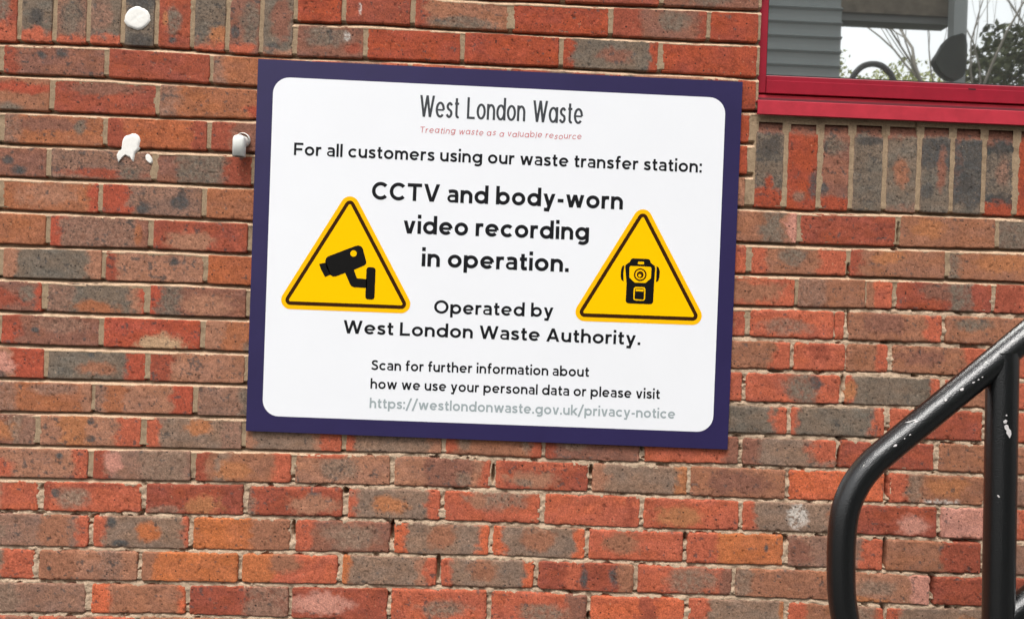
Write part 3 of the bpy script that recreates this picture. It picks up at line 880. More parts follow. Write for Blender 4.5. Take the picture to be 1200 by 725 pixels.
def text_mesh(txt, w, xs=1.0, track=.17, alt=False, space=.36, hand=False):
    V = []; F = []; x = 0
    rr = np.random.RandomState(5)
    for ch in txt:
        if ch == ' ':
            x += space * (1 if xs == 1 else xs); continue
        st, wd = glyph(ch, w, alt)
        for si, sgm in enumerate(st):
            if sgm[0] == 's':
                v, f = ribbon([(p[0] * xs, p[1]) for p in sgm[1]], w * (sgm[2] if len(sgm) > 2 else 1))
            else:
                (x0, y0), (x1, y1) = sgm[1], sgm[2]
                x0 *= xs; x1 *= xs
                L = math.hypot(x1 - x0, y1 - y0)
                hw = w / 2 * L / abs(y1 - y0)
                v = np.array([(x0 - hw, y0), (x0 + hw, y0), (x1 + hw, y1), (x1 - hw, y1)])
                f = [(0, 1, 2, 3)] if y1 > y0 else [(3, 2, 1, 0)]
            if hand:
                if si == 0: jy, jr = rr.uniform(-.09, .09), rr.uniform(-.12, .12)
                v = np.array(v, float); v = np.column_stack([v[:, 0] - jr * v[:, 1], v[:, 1] + jy + jr * v[:, 0] * .6])
            o = sum(len(a) for a in V)
            V.append(np.column_stack([v[:, 0] + x, v[:, 1], np.full(len(v), si * 1.0)]))
            F += [tuple(i + o for i in ff) for ff in f]
        nxt_t = track
        x += wd * xs + nxt_t
    V = np.vstack(V)
    V[:, 0] -= V[:, 0].min()
    return V, F, V[:, 0].max()


# ------------------------------------------------------------------ the sign
YS = -0.0095                                     # front face of the board
M_navy = mat('navy_print', lin(46, 39, 80), .38, nscale=7, namp=.10, bump=.04, bscale=25, dist=.004, spec=.3)
M_white = mat('white_print', lin(240, 241, 244) * .97, .34, nscale=5, namp=.015, spec=.3)
M_ink = mat('black_print', lin(28, 28, 31), .5, spec=.1)
M_inkb = mat('pictogram_print', lin(20, 19, 18), .5, spec=.1)
M_brown = mat('dark_outline_print', lin(58, 34, 16), .4, spec=.04)
M_yel = mat('yellow_print', lin(255, 196, 0), .6, spec=.04)
M_yel2 = mat('yellow_edge_print', lin(252, 188, 10), .6, spec=.04)
M_grey = mat('grey_print', lin(160, 170, 172), .4, spec=.3)
M_red = mat('red_print', lin(205, 110, 112), .4, spec=.3)
M_logo = mat('charcoal_print', lin(62, 64, 68), .4, spec=.3)


def sp(px, py, y=YS):
    p = at(px, py, y)
    return (p[0], p[2])


SIGN = [sp(302.5, 69), sp(870.5, 96), sp(852.7, 526.5), sp(288, 504.7)]
sc_ = np.mean(SIGN, 0)
sign = thing('information_sign', (float(sc_[0]), -.004, float(sc_[1])), 'white CCTV and body-worn video notice board with navy border screwed to the brick wall', 'sign')
bm = bmesh.new()
prism_bm(bm, SIGN, YS, -.0045)
bm_obj('board', bm, M_navy, sign, bevel=.0006)


def rounded_quad(c, rpx, n=8):
    """rounded polygon in pixels, corners c, radius rpx"""
    out = []
    m = len(c)
    for i in range(m):
        p = np.array(c[i], float); a = np.array(c[i - 1], float); b = np.array(c[(i + 1) % m], float)
        d1 = (a - p) / np.linalg.norm(a - p); d2 = (b - p) / np.linalg.norm(b - p)
        ang = math.acos(np.clip(np.dot(d1, d2), -1, 1))
        tl = rpx / math.tan(ang / 2)
        bis = (d1 + d2) / np.linalg.norm(d1 + d2)
        ctr = p + bis * rpx / math.sin(ang / 2)
        s0 = p + d1 * tl - ctr; s1 = p + d2 * tl - ctr
        a0 = math.atan2(s0[1], s0[0]); a1 = math.atan2(s1[1], s1[0])
        da = (a1 - a0 + math.pi) % (2 * math.pi) - math.pi
        for k in range(n + 1):
            t = a0 + da * k / n
            out.append((ctr[0] + rpx * math.cos(t), ctr[1] + rpx * math.sin(t)))
    return out


def sheet(name, polys, y, m, parent, thick=.0002):
    """thin printed film(s) lying on the board; polys in pixels"""
    bm = bmesh.new()
    for poly in polys:
        prism_bm(bm, [sp(*p, y) for p in poly], y, y + thick)
    return bm_obj(name, bm, m, parent)


sheet('panel', [rounded_quad([(320.5, 90.2), (850.5, 115), (835.2, 506.2), (307.3, 486.9)], 19)], YS - .0004, M_white, sign, .0003)

YT = YS - .0007
LINES = [  # text, left baseline px, right baseline px, cap height px, stroke, xscale, track, alt, material, space
    ('West London Waste', (491.5, 136.8), (682.8, 145.6), 25.2, .105, .47, .105, True, M_logo, .62),
    ('Treating waste as a valuable resource', (491.5, 155.2), (680.8, 164.0), 7.0, .115, .95, .22, True, M_red, .5),
    ('For all customers using our waste transfer station:', (344.3, 181.8), (822.2, 202.4), 14.6, .182, 1, .125, False, M_ink, .34),
    ('CCTV and body-worn', (435.5, 233.6), (729.7, 245.6), 20.6, .20, 1, .115, False, M_ink, .32),
    ('video recording', (472.6, 273.4), (690, 281.6), 20.6, .20, 1, .115, False, M_ink, .32),
    ('in operation.', (494, 312), (666.3, 318.8), 20.6, .20, 1, .115, False, M_ink, .32),
    ('Operated by', (508.5, 367), (648.2, 371.6), 15.5, .185, 1, .125, False, M_ink, .33),
    ('West London Waste Authority.', (402.2, 390.4), (750.2, 404.2), 15.5, .185, 1, .125, False, M_ink, .33),
    ('Scan for further information about', (435, 433.2), (690.2, 441.3), 11.6, .182, 1, .125, False, M_ink, .34),
    ('how we use your personal data or please visit', (434, 455.0), (773.2, 467.3), 11.6, .182, 1, .125, False, M_ink, .34),
    ('https://westlondonwaste.gov.uk/privacy-notice', (433, 477.6), (791, 490.3), 11.5, .18, 1, .125, False, M_grey, .34),
]
for txt, a, b, cap, w, xs, tr, alt, m, spc in LINES:                     # one part per printed line
    V, F, wd = text_mesh(txt, w, xs, tr, alt, spc, m is M_red)
    A = np.array(sp(*a, YT)); Bv = np.array(sp(*b, YT))
    ex = (Bv - A) / wd
    up = np.array([-(Bv - A)[1], (Bv - A)[0]]) / np.linalg.norm(Bv - A)
    capm = cap / 516. * (CAMP[1] - YT) / (CAMP[1])
    if m is M_red: V[:, 0] += V[:, 1] * .16
    pos = A[None] + V[:, :1] * ex[None] + V[:, 1:2] * up[None] * capm
    me = bpy.data.meshes.new('lettering')
    me.from_pydata([(float(p[0]), YT - .00003 * float(v[2]), float(p[1])) for p, v in zip(pos, V)], [], [f[::1] for f in F])
    me.update()
    link('lettering', me, m, sign)


def ring_poly(c, r):
    """triangle with round corners: centres c, radius r"""
    out = []
    ctr = np.mean(c, 0)
    m = len(c)
    for i in range(m):
        p = np.array(c[i]); a = np.array(c[i - 1]); b = np.array(c[(i + 1) % m])
        n1 = np.array([(p - a)[1], -(p - a)[0]]); n1 = n1 / np.linalg.norm(n1)
        if np.dot(n1, p - ctr) < 0: n1 = -n1
        n2 = np.array([(b - p)[1], -(b - p)[0]]); n2 = n2 / np.linalg.norm(n2)
        if np.dot(n2, p - ctr) < 0: n2 = -n2
        a0 = math.atan2(n1[1], n1[0]); a1 = math.atan2(n2[1], n2[0])
        da = (a1 - a0 + math.pi) % (2 * math.pi) - math.pi
        for k in range(9):
            t = a0 + da * k / 8
            out.append((p[0] + r * math.cos(t), p[1] + r * math.sin(t)))
    return out


def circ(cx, cy, rx, ry=None, n=24):
    ry = ry or rx
    return [(cx + rx * math.cos(2 * math.pi * i / n), cy + ry * math.sin(2 * math.pi * i / n)) for i in range(n)]


z4a = lambda pts: [(280 + x / 4, 220 + y / 4) for x, y in pts]
z4b = lambda pts: [(580 + x / 4, 220 + y / 4) for x, y in pts]
for which, cs in (('cam', [(410, 241), (470, 356), (340.3, 351.2)]), ('body', [(753.3, 256.2), (811.6, 369.7), (685.2, 365.3)])):
    ctr = sp(*np.mean(cs, 0))
    tri = sheet('warning_triangle', [ring_poly(cs, 10.9)], YT, M_yel2, sign)
    tag(tri, 'yellow warning triangle with a CCTV camera on a wall bracket' if which == 'cam' else 'yellow warning triangle with a body-worn camera')
    sheet('triangle_border', [ring_poly(cs, 5.9)], YT - .0003, M_brown, tri)
    sheet('triangle_field', [ring_poly(cs, 1.6)], YT - .0006, M_yel, tri)
    Y1 = YT - .0009
    if which == 'cam':
        sheet('pictogram', [
            z4a([(404, 345), (408, 330), (418, 321), (545, 273), (560, 270), (574, 275), (581, 286), (597, 345), (596, 356), (588, 364), (540, 384), (500, 398), (455, 415), (440, 416), (428, 408), (410, 372)]),
            z4a([(376, 357), (398, 352), (409, 350), (431, 407), (403, 418), (394, 400), (384, 381)]),
            ], Y1, M_inkb, tri)
        sheet('pictogram', [z4a([(496, 395), (537, 378), (553, 424), (600, 428), (600, 469), (540, 466), (528, 461), (521, 452)]),
                            z4a(rounded_quad([(598, 371), (641, 373), (635, 524), (592, 522)], 14, 5))], Y1 - .0002, M_inkb, tri)
        sheet('pictogram_dot', [z4a(circ(537, 308, 15))], Y1 - .0003, M_yel, tri)
    else:
        sheet('pictogram', [z4b(rounded_quad([(640, 330), (726, 334), (731, 352), (752, 368), (746, 450), (741, 546), (612, 541), (617, 450), (610, 362), (632, 348)], 15, 5))], Y1, M_inkb, tri)
        sheet('pictogram_strap', [z4b([(607, 362), (597, 367), (591, 385), (589, 412), (592, 430), (603, 438), (602, 400)])], Y1, M_inkb, tri)
        sheet('pictogram_strap', [z4b([(758, 367), (768, 374), (773, 392), (771, 418), (766, 436), (755, 442), (757, 405)])], Y1, M_inkb, tri)
        sheet('pictogram_face', [z4b(rounded_quad([(631, 366), (734, 371), (731, 424), (706, 446), (655, 444), (630, 420)], 8, 4)), z4b(rounded_quad([(671, 346), (699, 347), (698, 359), (670, 358)], 3, 3)),
                                 z4b(rounded_quad([(651, 464), (706, 466), (703, 530), (648, 527)], 11, 4))], Y1 - .0003, M_yel, tri)
        sheet('pictogram_ring', [z4b(circ(681, 407, 30))], Y1 - .0006, M_brown, tri)
        sheet('pictogram_ring', [z4b(circ(681, 407, 23))], Y1 - .0009, M_yel, tri)
        sheet('pictogram_ring', [z4b(circ(681, 407, 16))], Y1 - .0012, M_brown, tri)
        sheet('pictogram_ring', [z4b(circ(679, 411, 7))], Y1 - .0015, M_yel, tri)
        sheet('pictogram_screen', [z4b(rounded_quad([(657, 470), (700, 472), (698, 524), (654, 521)], 7, 4))], Y1 - .0006, M_inkb, tri)
        sheet('pictogram_screen', [z4b([(660, 474), (697, 476), (696, 486), (660, 484)])], Y1 - .0009, M_yel, tri)
        sheet('pictogram_screen', [z4b([(664, 489), (693, 490), (691, 516), (662, 515)])], Y1 - .0009, M_inkb, tri)

# ------------------------------------------------------------------ window
M_frame = mat('red_paint', lin(146, 22, 42), .42, nscale=30, namp=.14, spec=.3, bump=.05, bscale=60, dist=.003)
M_sill = mat('faded_red_paint', lin(180, 46, 60), .5, nscale=18, namp=.20, spec=.3, bump=.08, bscale=80, dist=.003)
M_gasket = mat('black_gasket', lin(24, 24, 24), .6)
M_glass = bpy.data.materials.new('reflective_glass')
M_glass.use_nodes = True
t = M_glass.node_tree
t.nodes.remove(t.nodes['Principled BSDF'])
gl = t.nodes.new('ShaderNodeBsdfGlossy'); gl.inputs['Roughness'].default_value = 0.017; gl.inputs['Color'].default_value = (.93, .96, .95, 1)
tr = t.nodes.new('ShaderNodeBsdfTransparent'); tr.inputs['Color'].default_value = (.55, .6, .58, 1)
mx = t.nodes.new('ShaderNodeMixShader'); mx.inputs[0].default_value = 0.88
t.links.new(tr.outputs[0], mx.inputs[1]); t.links.new(gl.outputs[0], mx.inputs[2])
df = t.nodes.new('ShaderNodeBsdfDiffuse'); df.inputs['Color'].default_value = (.62, .64, .62, 1)      # grey veil painting haze over the reflection
m2 = t.nodes.new('ShaderNodeMixShader'); m2.inputs[0].default_value = 0.045
t.links.new(mx.outputs[0], m2.inputs[1]); t.links.new(df.outputs[0], m2.inputs[2])
t.links.new(m2.outputs[0], t.nodes['Material Output'].inputs[0])

YF = 0.016                                       # face of the frame, a little behind the bricks
YG = 0.036                                       # face of the glass
fl = at(884, 108.5, YF)                          # frame's outer corner at the bottom left
fz = fl[2]
gx, gz = at(898.0, 87.5, YF)[0], at(898.0, 87.5, YF)[2]
wtop = CZ - .075 * WIN_TOPK - .004
xr = WIN_R - .004
win = thing('window', ((WIN_L + WIN_R) / 2, .03, float(fz)), 'red framed window with reflective glass above the upright brick sill course', 'window')
bm = bmesh.new()
x0 = WIN_L - .006
fw = gx - x0
box_bm(bm, x0, gx, YF, .09, fz, wtop)
bm_obj('frame_jamb', bm, M_frame, win, bevel=.0012)
bm = bmesh.new()
box_bm(bm, xr - fw, xr, YF, .09, fz, wtop)
bm_obj('frame_jamb', bm, M_frame, win, bevel=.0012)
bm = bmesh.new()
# bottom rail: face with a fine step and a sloping glazing bead
rail_h = gz - fz
prof = [(YF - .003, fz), (YF - .003, fz + rail_h * .66), (YF - .001, fz + rail_h * .70), (YF - .001, fz + rail_h * .92), (YF + .006, fz + rail_h), (.088, fz + rail_h), (.088, fz)]
vs0 = [bm.verts.new((gx + .0005, y, z)) for y, z in prof]; vs1 = [bm.verts.new((xr - fw - .0005, y, z)) for y, z in prof]
bm.faces.new(vs0); bm.faces.new(vs1[::-1])
for i in range(len(prof)):
    j = (i + 1) % len(prof)
    bm.faces.new((vs0[i], vs0[j], vs1[j], vs1[i]))
bm_obj('frame_rail', bm, M_frame, win)
bm = bmesh.new()
w0, w1 = at(1135, 104.6, YF - .003), at(1143.5, 104.9, YF - .003)
box_bm(bm, float(w0[0]), float(w1[0]), YF - .0034, YF - .002, float(w0[2]) - .0012, float(w0[2]) + .0012)
bm_obj('drain_slot', bm, M_gasket, win)
bm = bmesh.new()
box_bm(bm, gx + .0005, xr - fw - .0005, YF, .09, wtop - fw, wtop)
bm_obj('frame_rail', bm, M_frame, win, bevel=.0012)
bm = bmesh.new()
g0, g1 = gx + .002, xr - fw - .002
box_bm(bm, g0, g1, YG - .004, YG - .0005, gz - .002, gz + .005)
box_bm(bm, g0 - .004, g0 + .0035, YG - .004, YG - .0005, gz + .005, wtop - fw)
bm_obj('gasket', bm, M_gasket, win)
bm = bmesh.new()
vs = [bm.verts.new(p) for p in ((gx - .004, YG, gz - .006), (xr - fw + .004, YG, gz - .006), (xr - fw + .004, YG, wtop - fw + .004), (gx - .004, YG, wtop - fw + .004))]
bm.faces.new(vs)
bm_obj('glass_pane', bm, M_glass, win)
# projecting metal sill: sloping top, upright front nosing with a drip edge
YN = -.016
s_l = at(888.3, 120, YN)[0]
zt_, zb_ = at(888.3, 116.9, YN)[2], at(888.3, 133.3, YN)[2]
YU = YF + .003
zup = fz - .0035
prof = [(YN, zb_), (YN, zt_ - .0015), (YN + .0015, zt_), (YU, zt_ + .002), (YU, zup), (YF + .030, zup), (YF + .030, zup - .0025), (YU + .0025, zup - .0025), (YU + .0025, zt_ - .001), (YN + .003, zt_ - .0035), (YN + .003, zb_ + .0025), (YN + .010, zb_ + .0025), (YN + .010, zb_)]
bm = bmesh.new()
xs1 = WIN_R + .01
vs0 = [bm.verts.new((s_l, y, z)) for y, z in prof]; vs1 = [bm.verts.new((xs1, y, z)) for y, z in prof]
bm.faces.new(vs0); bm.faces.new(vs1[::-1])
for i in range(len(prof)):
    j = (i + 1) % len(prof)
    bm.faces.new((vs0[i], vs0[j], vs1[j], vs1[i]))
bm_obj('sill', bm, M_sill, win)
bm = bmesh.new()
box_bm(bm, WIN_L - .002, WIN_R + .004, .012, .09, zb_ - .004, fz - .012)
bm_obj('sill_packer', bm, mat('dark_sealant', lin(96, 30, 40), .7), win)

# ------------------------------------------------------------------ handrail
M_black = bpy.data.materials.new('worn_black_paint')
M_black.use_nodes = True
t = M_black.node_tree
b = t.nodes['Principled BSDF']
tc = t.nodes.new('ShaderNodeTexCoord')
n1 = t.nodes.new('ShaderNodeTexNoise'); n1.inputs['Scale'].default_value = 95; n1.inputs['Detail'].default_value = 4
n2 = t.nodes.new('ShaderNodeTexNoise'); n2.inputs['Scale'].default_value = 14; n2.inputs['Detail'].default_value = 3
t.links.new(tc.outputs['Object'], n1.inputs['Vector']); t.links.new(tc.outputs['Object'], n2.inputs['Vector'])
ad = t.nodes.new('ShaderNodeMath'); ad.operation = 'MULTIPLY'
t.links.new(n1.outputs['Fac'], ad.inputs[0]); t.links.new(n2.outputs['Fac'], ad.inputs[1])
cr = t.nodes.new('ShaderNodeValToRGB')
cr.color_ramp.elements[0].position = .455; cr.color_ramp.elements[0].color = (*lin(12, 13, 14), 1)
cr.color_ramp.elements[1].position = .475; cr.color_ramp.elements[1].color = (*lin(170, 168, 160), 1)
t.links.new(ad.outputs[0], cr.inputs[0]); t.links.new(cr.outputs[0], b.inputs['Base Color'])
b.inputs['Roughness'].default_value = .22
b.inputs['IOR'].default_value = 1.72
n3 = t.nodes.new('ShaderNodeTexNoise'); n3.inputs['Scale'].default_value = 420; n3.inputs['Detail'].default_value = 5
t.links.new(tc.outputs['Object'], n3.inputs['Vector'])
bp = t.nodes.new('ShaderNodeBump'); bp.inputs['Strength'].default_value = .8; bp.inputs['Distance'].default_value = .0008
t.links.new(n3.outputs['Fac'], bp.inputs['Height']); t.links.new(bp.outputs[0], b.inputs['Normal'])
M_chip = mat('bare_pale_primer', lin(205, 200, 198), .6, nscale=200, namp=.2)

YR = -0.46
path = [(1420, 215), (1300, 313.5), (1198, 397), (1127, 455.5), (1085, 490), (1043, 524.5), (1022, 543), (1006, 562.5), (995, 584), (989, 606), (986.2, 633), (985.5, 660), (985.8, 685), (987.5, 706), (991.5, 730),
        (999, 764), (1010, 792), (1030, 812), (1055, 815), (1080, 803), (1120, 772), (1195, 712), (1300, 627), (1420, 530)]
P3 = [at(x, y, YR) for x, y in path]
pr0 = at(1170, 600, YR)
hand = thing('handrail', (float(pr0[0]), YR, 0), 'black painted tubular handrail with rounded end and post in front of the wall', 'handrail')
V, F = tube_mesh('rail', smooth_path(P3, 6), .0238, 28)
link('rail', mesh_np('rail', V, F, None, True), M_black, hand)
top = at(1175, 413, YR); bot = at(1169.8, 725, YR)
d = (top - bot); low = bot - d / d[2] * bot[2]
V, F = tube_mesh('post', [top, (top + bot) / 2, bot, low], .0262, 28)
link('post', mesh_np('post', V, F, None, True), M_black, hand)
# paint chips on the post and along the rail
def on_tube(px, py, axis0, axis1, rad):
    """point of a tube's near surface seen at a pixel"""
    a, bb = np.array(axis0), np.array(axis1)
    ax = (bb - a) / np.linalg.norm(bb - a)
    Y = YR - rad
    for _ in range(6):
        p = at(px, py, Y)
        q = p - a
        off = q - ax * np.dot(q, ax)
        r_ = min(math.hypot(off[0], off[2]), rad * .97)
        Y = YR - math.sqrt(rad * rad - r_ * r_)
    return at(px, py, Y - .0005)


def chip(poly, axis0, axis1, rad):
    bm = bmesh.new()
    c = np.mean(poly, 0)
    vc = bm.verts.new(on_tube(c[0], c[1], axis0, axis1, rad + .0004))
    vs = [bm.verts.new(on_tube(x, y, axis0, axis1, rad)) for x, y in poly]
    for i in range(len(vs)): bm.faces.new((vc, vs[i], vs[(i + 1) % len(vs)]))
    return bm_obj('paint_chip', bm, M_chip, hand)


z6 = lambda pts, ox, oy: [(ox + x / 6, oy + y / 6) for x, y in pts]
chip(z6([(1062, 352), (1075, 342), (1090, 350), (1095, 372), (1108, 385), (1112, 410), (1100, 440), (1088, 420), (1076, 405), (1078, 385), (1066, 375)], 1000, 440), low, top, .0262)
chip(z6([(1053, 320), (1070, 308), (1083, 315), (1078, 332), (1060, 336)], 1000, 440), low, top, .0262)
chip(z6([(1070, 276), (1080, 272), (1084, 282), (1074, 286)], 1000, 440), low, top, .0262)
chip(z6([(1010, 240), (1020, 238), (1032, 252), (1022, 258)], 1000, 540), low, top, .0262)
ra0, ra1 = at(1043, 524.5, YR), at(1198, 397, YR)
for cx, cy, rx, ry in ((845, 48, 10, 5), (880, 28, 7, 5), (765, 95, 14, 10), (908, 10, 6, 4), (295, 490, 14, 8), (360, 442, 5, 4), (398, 415, 6, 5), (412, 318, 40, 5), (650, 172, 9, 9), (440, 322, 14, 8)):
    chip(z6([(cx + rx * math.cos(a) * (1 + .35 * math.sin(3 * a + cx)), cy + ry * math.sin(a) - .3 * rx * math.cos(a)) for a in np.linspace(0, 6.0, 8)], 1000, 440), ra0, ra1, .0243)

# ------------------------------------------------------------------ white marks and fittings left of the sign
M_wpaint = mat('white_paint', lin(236, 233, 226), .7, nscale=160, namp=.05, bump=.25, bscale=220, dist=.001)
M_wplast = mat('white_plastic', lin(240, 240, 234), .35, nscale=90, namp=.06)


def blob(name, poly, thick, m, label, cat, seed=0):
    """a flattened lump of dried paint or filler with a domed front"""
    pts = np.array([np.array(at(x, y, -.002)) for x, y in poly])
    c = pts.mean(0)
    nr = 7
    n = len(pts)
    V = [c + np.array([0, -thick, 0])]; F = []
    for k in range(1, nr + 1):
        f = k / nr
        for i in range(n):
            p = c + (pts[i] - c) * f
            dome = thick * math.sqrt(max(0, 1 - f ** 9.0))
            nn = (vnoise(p[0] * 260, p[2] * 260, seed) - .5) * thick * .5 * (1 - f * f)
            p = p + (pts[i] - c) * (vnoise(i * .9, 3.3, seed) - .5) * .10 * f
            p[1] = c[1] - dome + nn + (.004 if k == nr else 0)
            V.append(p)
    Ft = [(0, 1 + i, 1 + (i + 1) % n) for i in range(n)]
    me = bpy.data.meshes.new(name)
    Fq = [(1 + k * n + i, 1 + (k + 1) * n + i, 1 + (k + 1) * n + (i + 1) % n, 1 + k * n + (i + 1) % n) for k in range(nr - 1) for i in range(n)]
    loc = c.copy()
    me.from_pydata([tuple(v - loc) for v in V], [], [f[::-1] for f in Ft] + [f[::-1] for f in Fq])
    me.update()
    bmx = bmesh.new(); bmx.from_mesh(me); bmesh.ops.recalc_face_normals(bmx, faces=bmx.faces); bmx.to_mesh(me); bmx.free()
    me.polygons.foreach_set('use_smooth', np.ones(len(me.polygons), bool))
    o = link(name, me, m)
    o.location = loc
    return tag(o, label, cat)


blob('filler_disc', [(161 + 16 * math.cos(a) * (1 + .03 * math.sin(5 * a)), 21.3 + 14.4 * math.sin(a) * (1 + .04 * math.cos(4 * a + 1))) for a in np.linspace(0, 2 * math.pi, 37)[:-1]], 0.0016, M_wpaint,
     'round white filler disc stuck over the upright bricks at top left', 'filler disc', 3)
dense = lambda pl: [tuple(p) for p in smooth_path(pl + [pl[0]], 3)][:-1]
splat = z6([(880, 290), (915, 277), (955, 271), (978, 283), (989, 330), (978, 385), (950, 425), (941, 470), (932, 478), (921, 452), (900, 445), (880, 432), (862, 446), (838, 468), (827, 486), (820, 465), (815, 430), (826, 402), (848, 390), (854, 340), (866, 308)], 0, 110)
blob('paint_splash', dense(splat), .0008, M_wpaint, 'larger white paint splash with drips across a mortar joint left of the sign', 'paint splash', 5)
blob('paint_splash', dense(z6([(1020, 432), (1035, 420), (1052, 430), (1066, 452), (1070, 478), (1058, 492), (1040, 482), (1024, 462)], 0, 110)), .0007, M_wpaint,
     'small white paint fleck just right of the big paint splash', 'paint splash', 6)
# plastic pipe stub: collar on the wall, short elbow turned down
pc = at(285, 164.5, 0)
stub = thing('pipe_stub', (float(pc[0]), 0, float(pc[2])), 'short white plastic pipe stub turned down beside the left edge of the sign', 'pipe')
V, F = tube_mesh('collar', [pc + np.array([0, .01, 0]), pc + np.array([0, -.004, 0]), pc + np.array([0, -.0075, 0])], [.0165, .0165, .0145], 28)
V2, F2 = V, F
link('collar', mesh_np('collar', np.vstack([V, [pc + np.array([0, -.0080, 0])]]), F, None, True), M_wplast, stub)
R_ = .0145
cx_ = at(279.8, 170, -.030)
ztop, zbot = at(279.8, 157.8, -.030)[2], at(279.8, 181.8, -.045)[2]
cen = np.array([cx_[0], -.026, 0])
pts_ = [(ztop, .002), (ztop - .0006, .0060), (ztop - .0022, .0098), (ztop - .0050, .0127), (ztop - .0088, .0142), (ztop - .013, R_), (zbot, R_), (zbot, R_ * .82), (zbot + .02, R_ * .80)]
V, F = tube_mesh('elbow', [cen + np.array([0, 0, z]) for z, _ in pts_[:7]], [q for _, q in pts_[:7]], 28)
for k_ in range(len(V)):                        # squarish section
    qx, qy = V[k_][0] - cen[0], V[k_][1] - cen[1]
    rr_ = max(1e-9, math.hypot(qx, qy)); cs_ = max(abs(qx), abs(qy)) / rr_
    V[k_][0] = cen[0] + qx * (.93 / cs_ ** .55); V[k_][1] = cen[1] + qy * (.93 / cs_ ** .55)
V3, F3 = tube_mesh('elbow', [cen + np.array([0, 0, zbot]), cen + np.array([0, 0, zbot + .02])], R_ * .82, 28)
nV = len(V)
ringo = np.arange(nV - 28, nV)
d0 = [int(np.argmin(np.linalg.norm(V3[:28] - V[k], axis=1))) for k in ringo]
F4 = np.array([(ringo[i], ringo[(i + 1) % 28], nV + d0[(i + 1) % 28], nV + d0[i]) for i in range(28)])
link('elbow', mesh_np('elbow', np.vstack([V, V3]), np.vstack([F, F3 + nV, F4]), None, True), M_wplast, stub)
zc_ = ztop - .0135
V, F = tube_mesh('spigot', [np.array([pc[0], .008, pc[2]]), np.array([cen[0] + .002, -.012, zc_]), np.array([cen[0], -.024, zc_])], .0125, 24)
link('spigot', mesh_np('spigot', V, F, None, True), M_wplast, stub)

# ------------------------------------------------------------------ what stands behind the camera and shows in the glass
def mir(px, py, D):
    """real place of a thing whose mirror image is seen at a pixel, D metres behind the glass"""
    p = at(px, py, YG + D)
    return np.array([p[0], YG - D, p[2]])


M_clad = mat('grey_cladding', lin(160, 165, 163), .5, nscale=2, namp=.08)
M_dgrey = mat('dark_steel', lin(62, 62, 60), .5)
M_beam = mat('grey_beam', lin(120, 120, 116), .6)
M_soffit = mat('brown_boarding', lin(118, 106, 90), .8, nscale=6, namp=.4)
M_post = mat('grey_steel', lin(168, 172, 170), .5)
M_bark = mat('bark', lin(72, 66, 54), .9, nscale=12, namp=.4)
M_twig = mat('twig', lin(150, 142, 128), .9)
M_leaf = mat('leaf_green', lin(190, 194, 130), .8, nscale=8, namp=.5)
M_leafd = mat('leaf_dark', lin(84, 90, 50), .8, nscale=8, namp=.5)

DB = 9.0
e = mir(985, 60, DB)
shed = thing('clad_shed', (float(e[0]) - 3, float(e[1]), 0), 'grey horizontally clad shed with brown boarded canopy reflected in the window', 'shed')
# corrugated cladding: real trapezoid ribs running level
xr_ = float(e[0]); xl_ = xr_ - 6.0; yb = float(e[1])
zl = 0.0; zlist = []
pitch = .186
z_ref = float(mir(900, 10, DB)[2])
bm = bmesh.new()
prof = []
zz = z_ref - math.ceil(z_ref / pitch) * pitch
while zz < 7.4:
    prof += [(0.0, zz), (-.055, zz + .02), (.0, zz + .055), (.006, zz + .12)]
    zz += pitch
prof = [(y, z) for y, z in prof if z >= 0]
va = [bm.verts.new((xl_, yb - y - .0, z)) for y, z in prof]; vb = [bm.verts.new((xr_, yb - y, z)) for y, z in prof]
for i in range(len(prof) - 1): bm.faces.new((va[i], vb[i], vb[i + 1], va[i + 1]))
bm_obj('cladding', bm, M_clad, shed)
bm = bmesh.new(); box_bm(bm, xl_, xr_ - .01, yb - 4.0, yb - .12, 0, 7.3); bm_obj('shed_body', bm, M_dgrey, shed)
p0 = mir(985, 17, DB); p1 = mir(1117, 24, DB)
bm = bmesh.new(); box_bm(bm, float(p0[0]) + .005, float(p1[0]), yb - .30, yb - .05, float(mir(1050, 25, DB)[2]), float(mir(1050, 17, DB)[2])); bm_obj('canopy_beam', bm, M_beam, shed)
bm = bmesh.new(); box_bm(bm, float(p0[0]) + .005, float(p1[0]), yb - .12, yb, float(mir(1050, 17, DB)[2]) + .002, 7.2); bm_obj('canopy_boarding', bm, M_soffit, shed)
q0, q1 = mir(1117.5, 40, DB - .2), mir(1133, 40, DB - .2)
bm = bmesh.new(); box_bm(bm, float(q0[0]), float(q1[0]), yb + .05, yb + .2, 0, 6.9); bm_obj('canopy_post', bm, M_post, shed)
# stand-in panel added for an unidentified dark shape in the reflection
zp = lambda pts: [(1040 + x / 7.475, y / 7.475) for x, y in pts]
bl = [mir(x, y, DB - .55) for x, y in dense(zp([(560, 318), (690, 312), (690, 600), (640, 690), (560, 690), (480, 640), (430, 560), (425, 510), (470, 440), (510, 370)]))]
bm = bmesh.new()
a_ = [bm.verts.new(p) for p in bl]; b_ = [bm.verts.new(p + np.array([0, -.12, 0])) for p in bl]
bm.faces.new(a_); bm.faces.new(b_[::-1])
for i in range(len(a_)): bm.faces.new((a_[i], a_[(i + 1) % len(a_)], b_[(i + 1) % len(a_)], b_[i]))
tag(bm_obj('dark_plate', bm, mat('dark_olive', lin(44, 46, 36), .6, nscale=4, namp=.5)), 'dark rounded hood added for an unidentified dark shape in the reflection', 'plate')
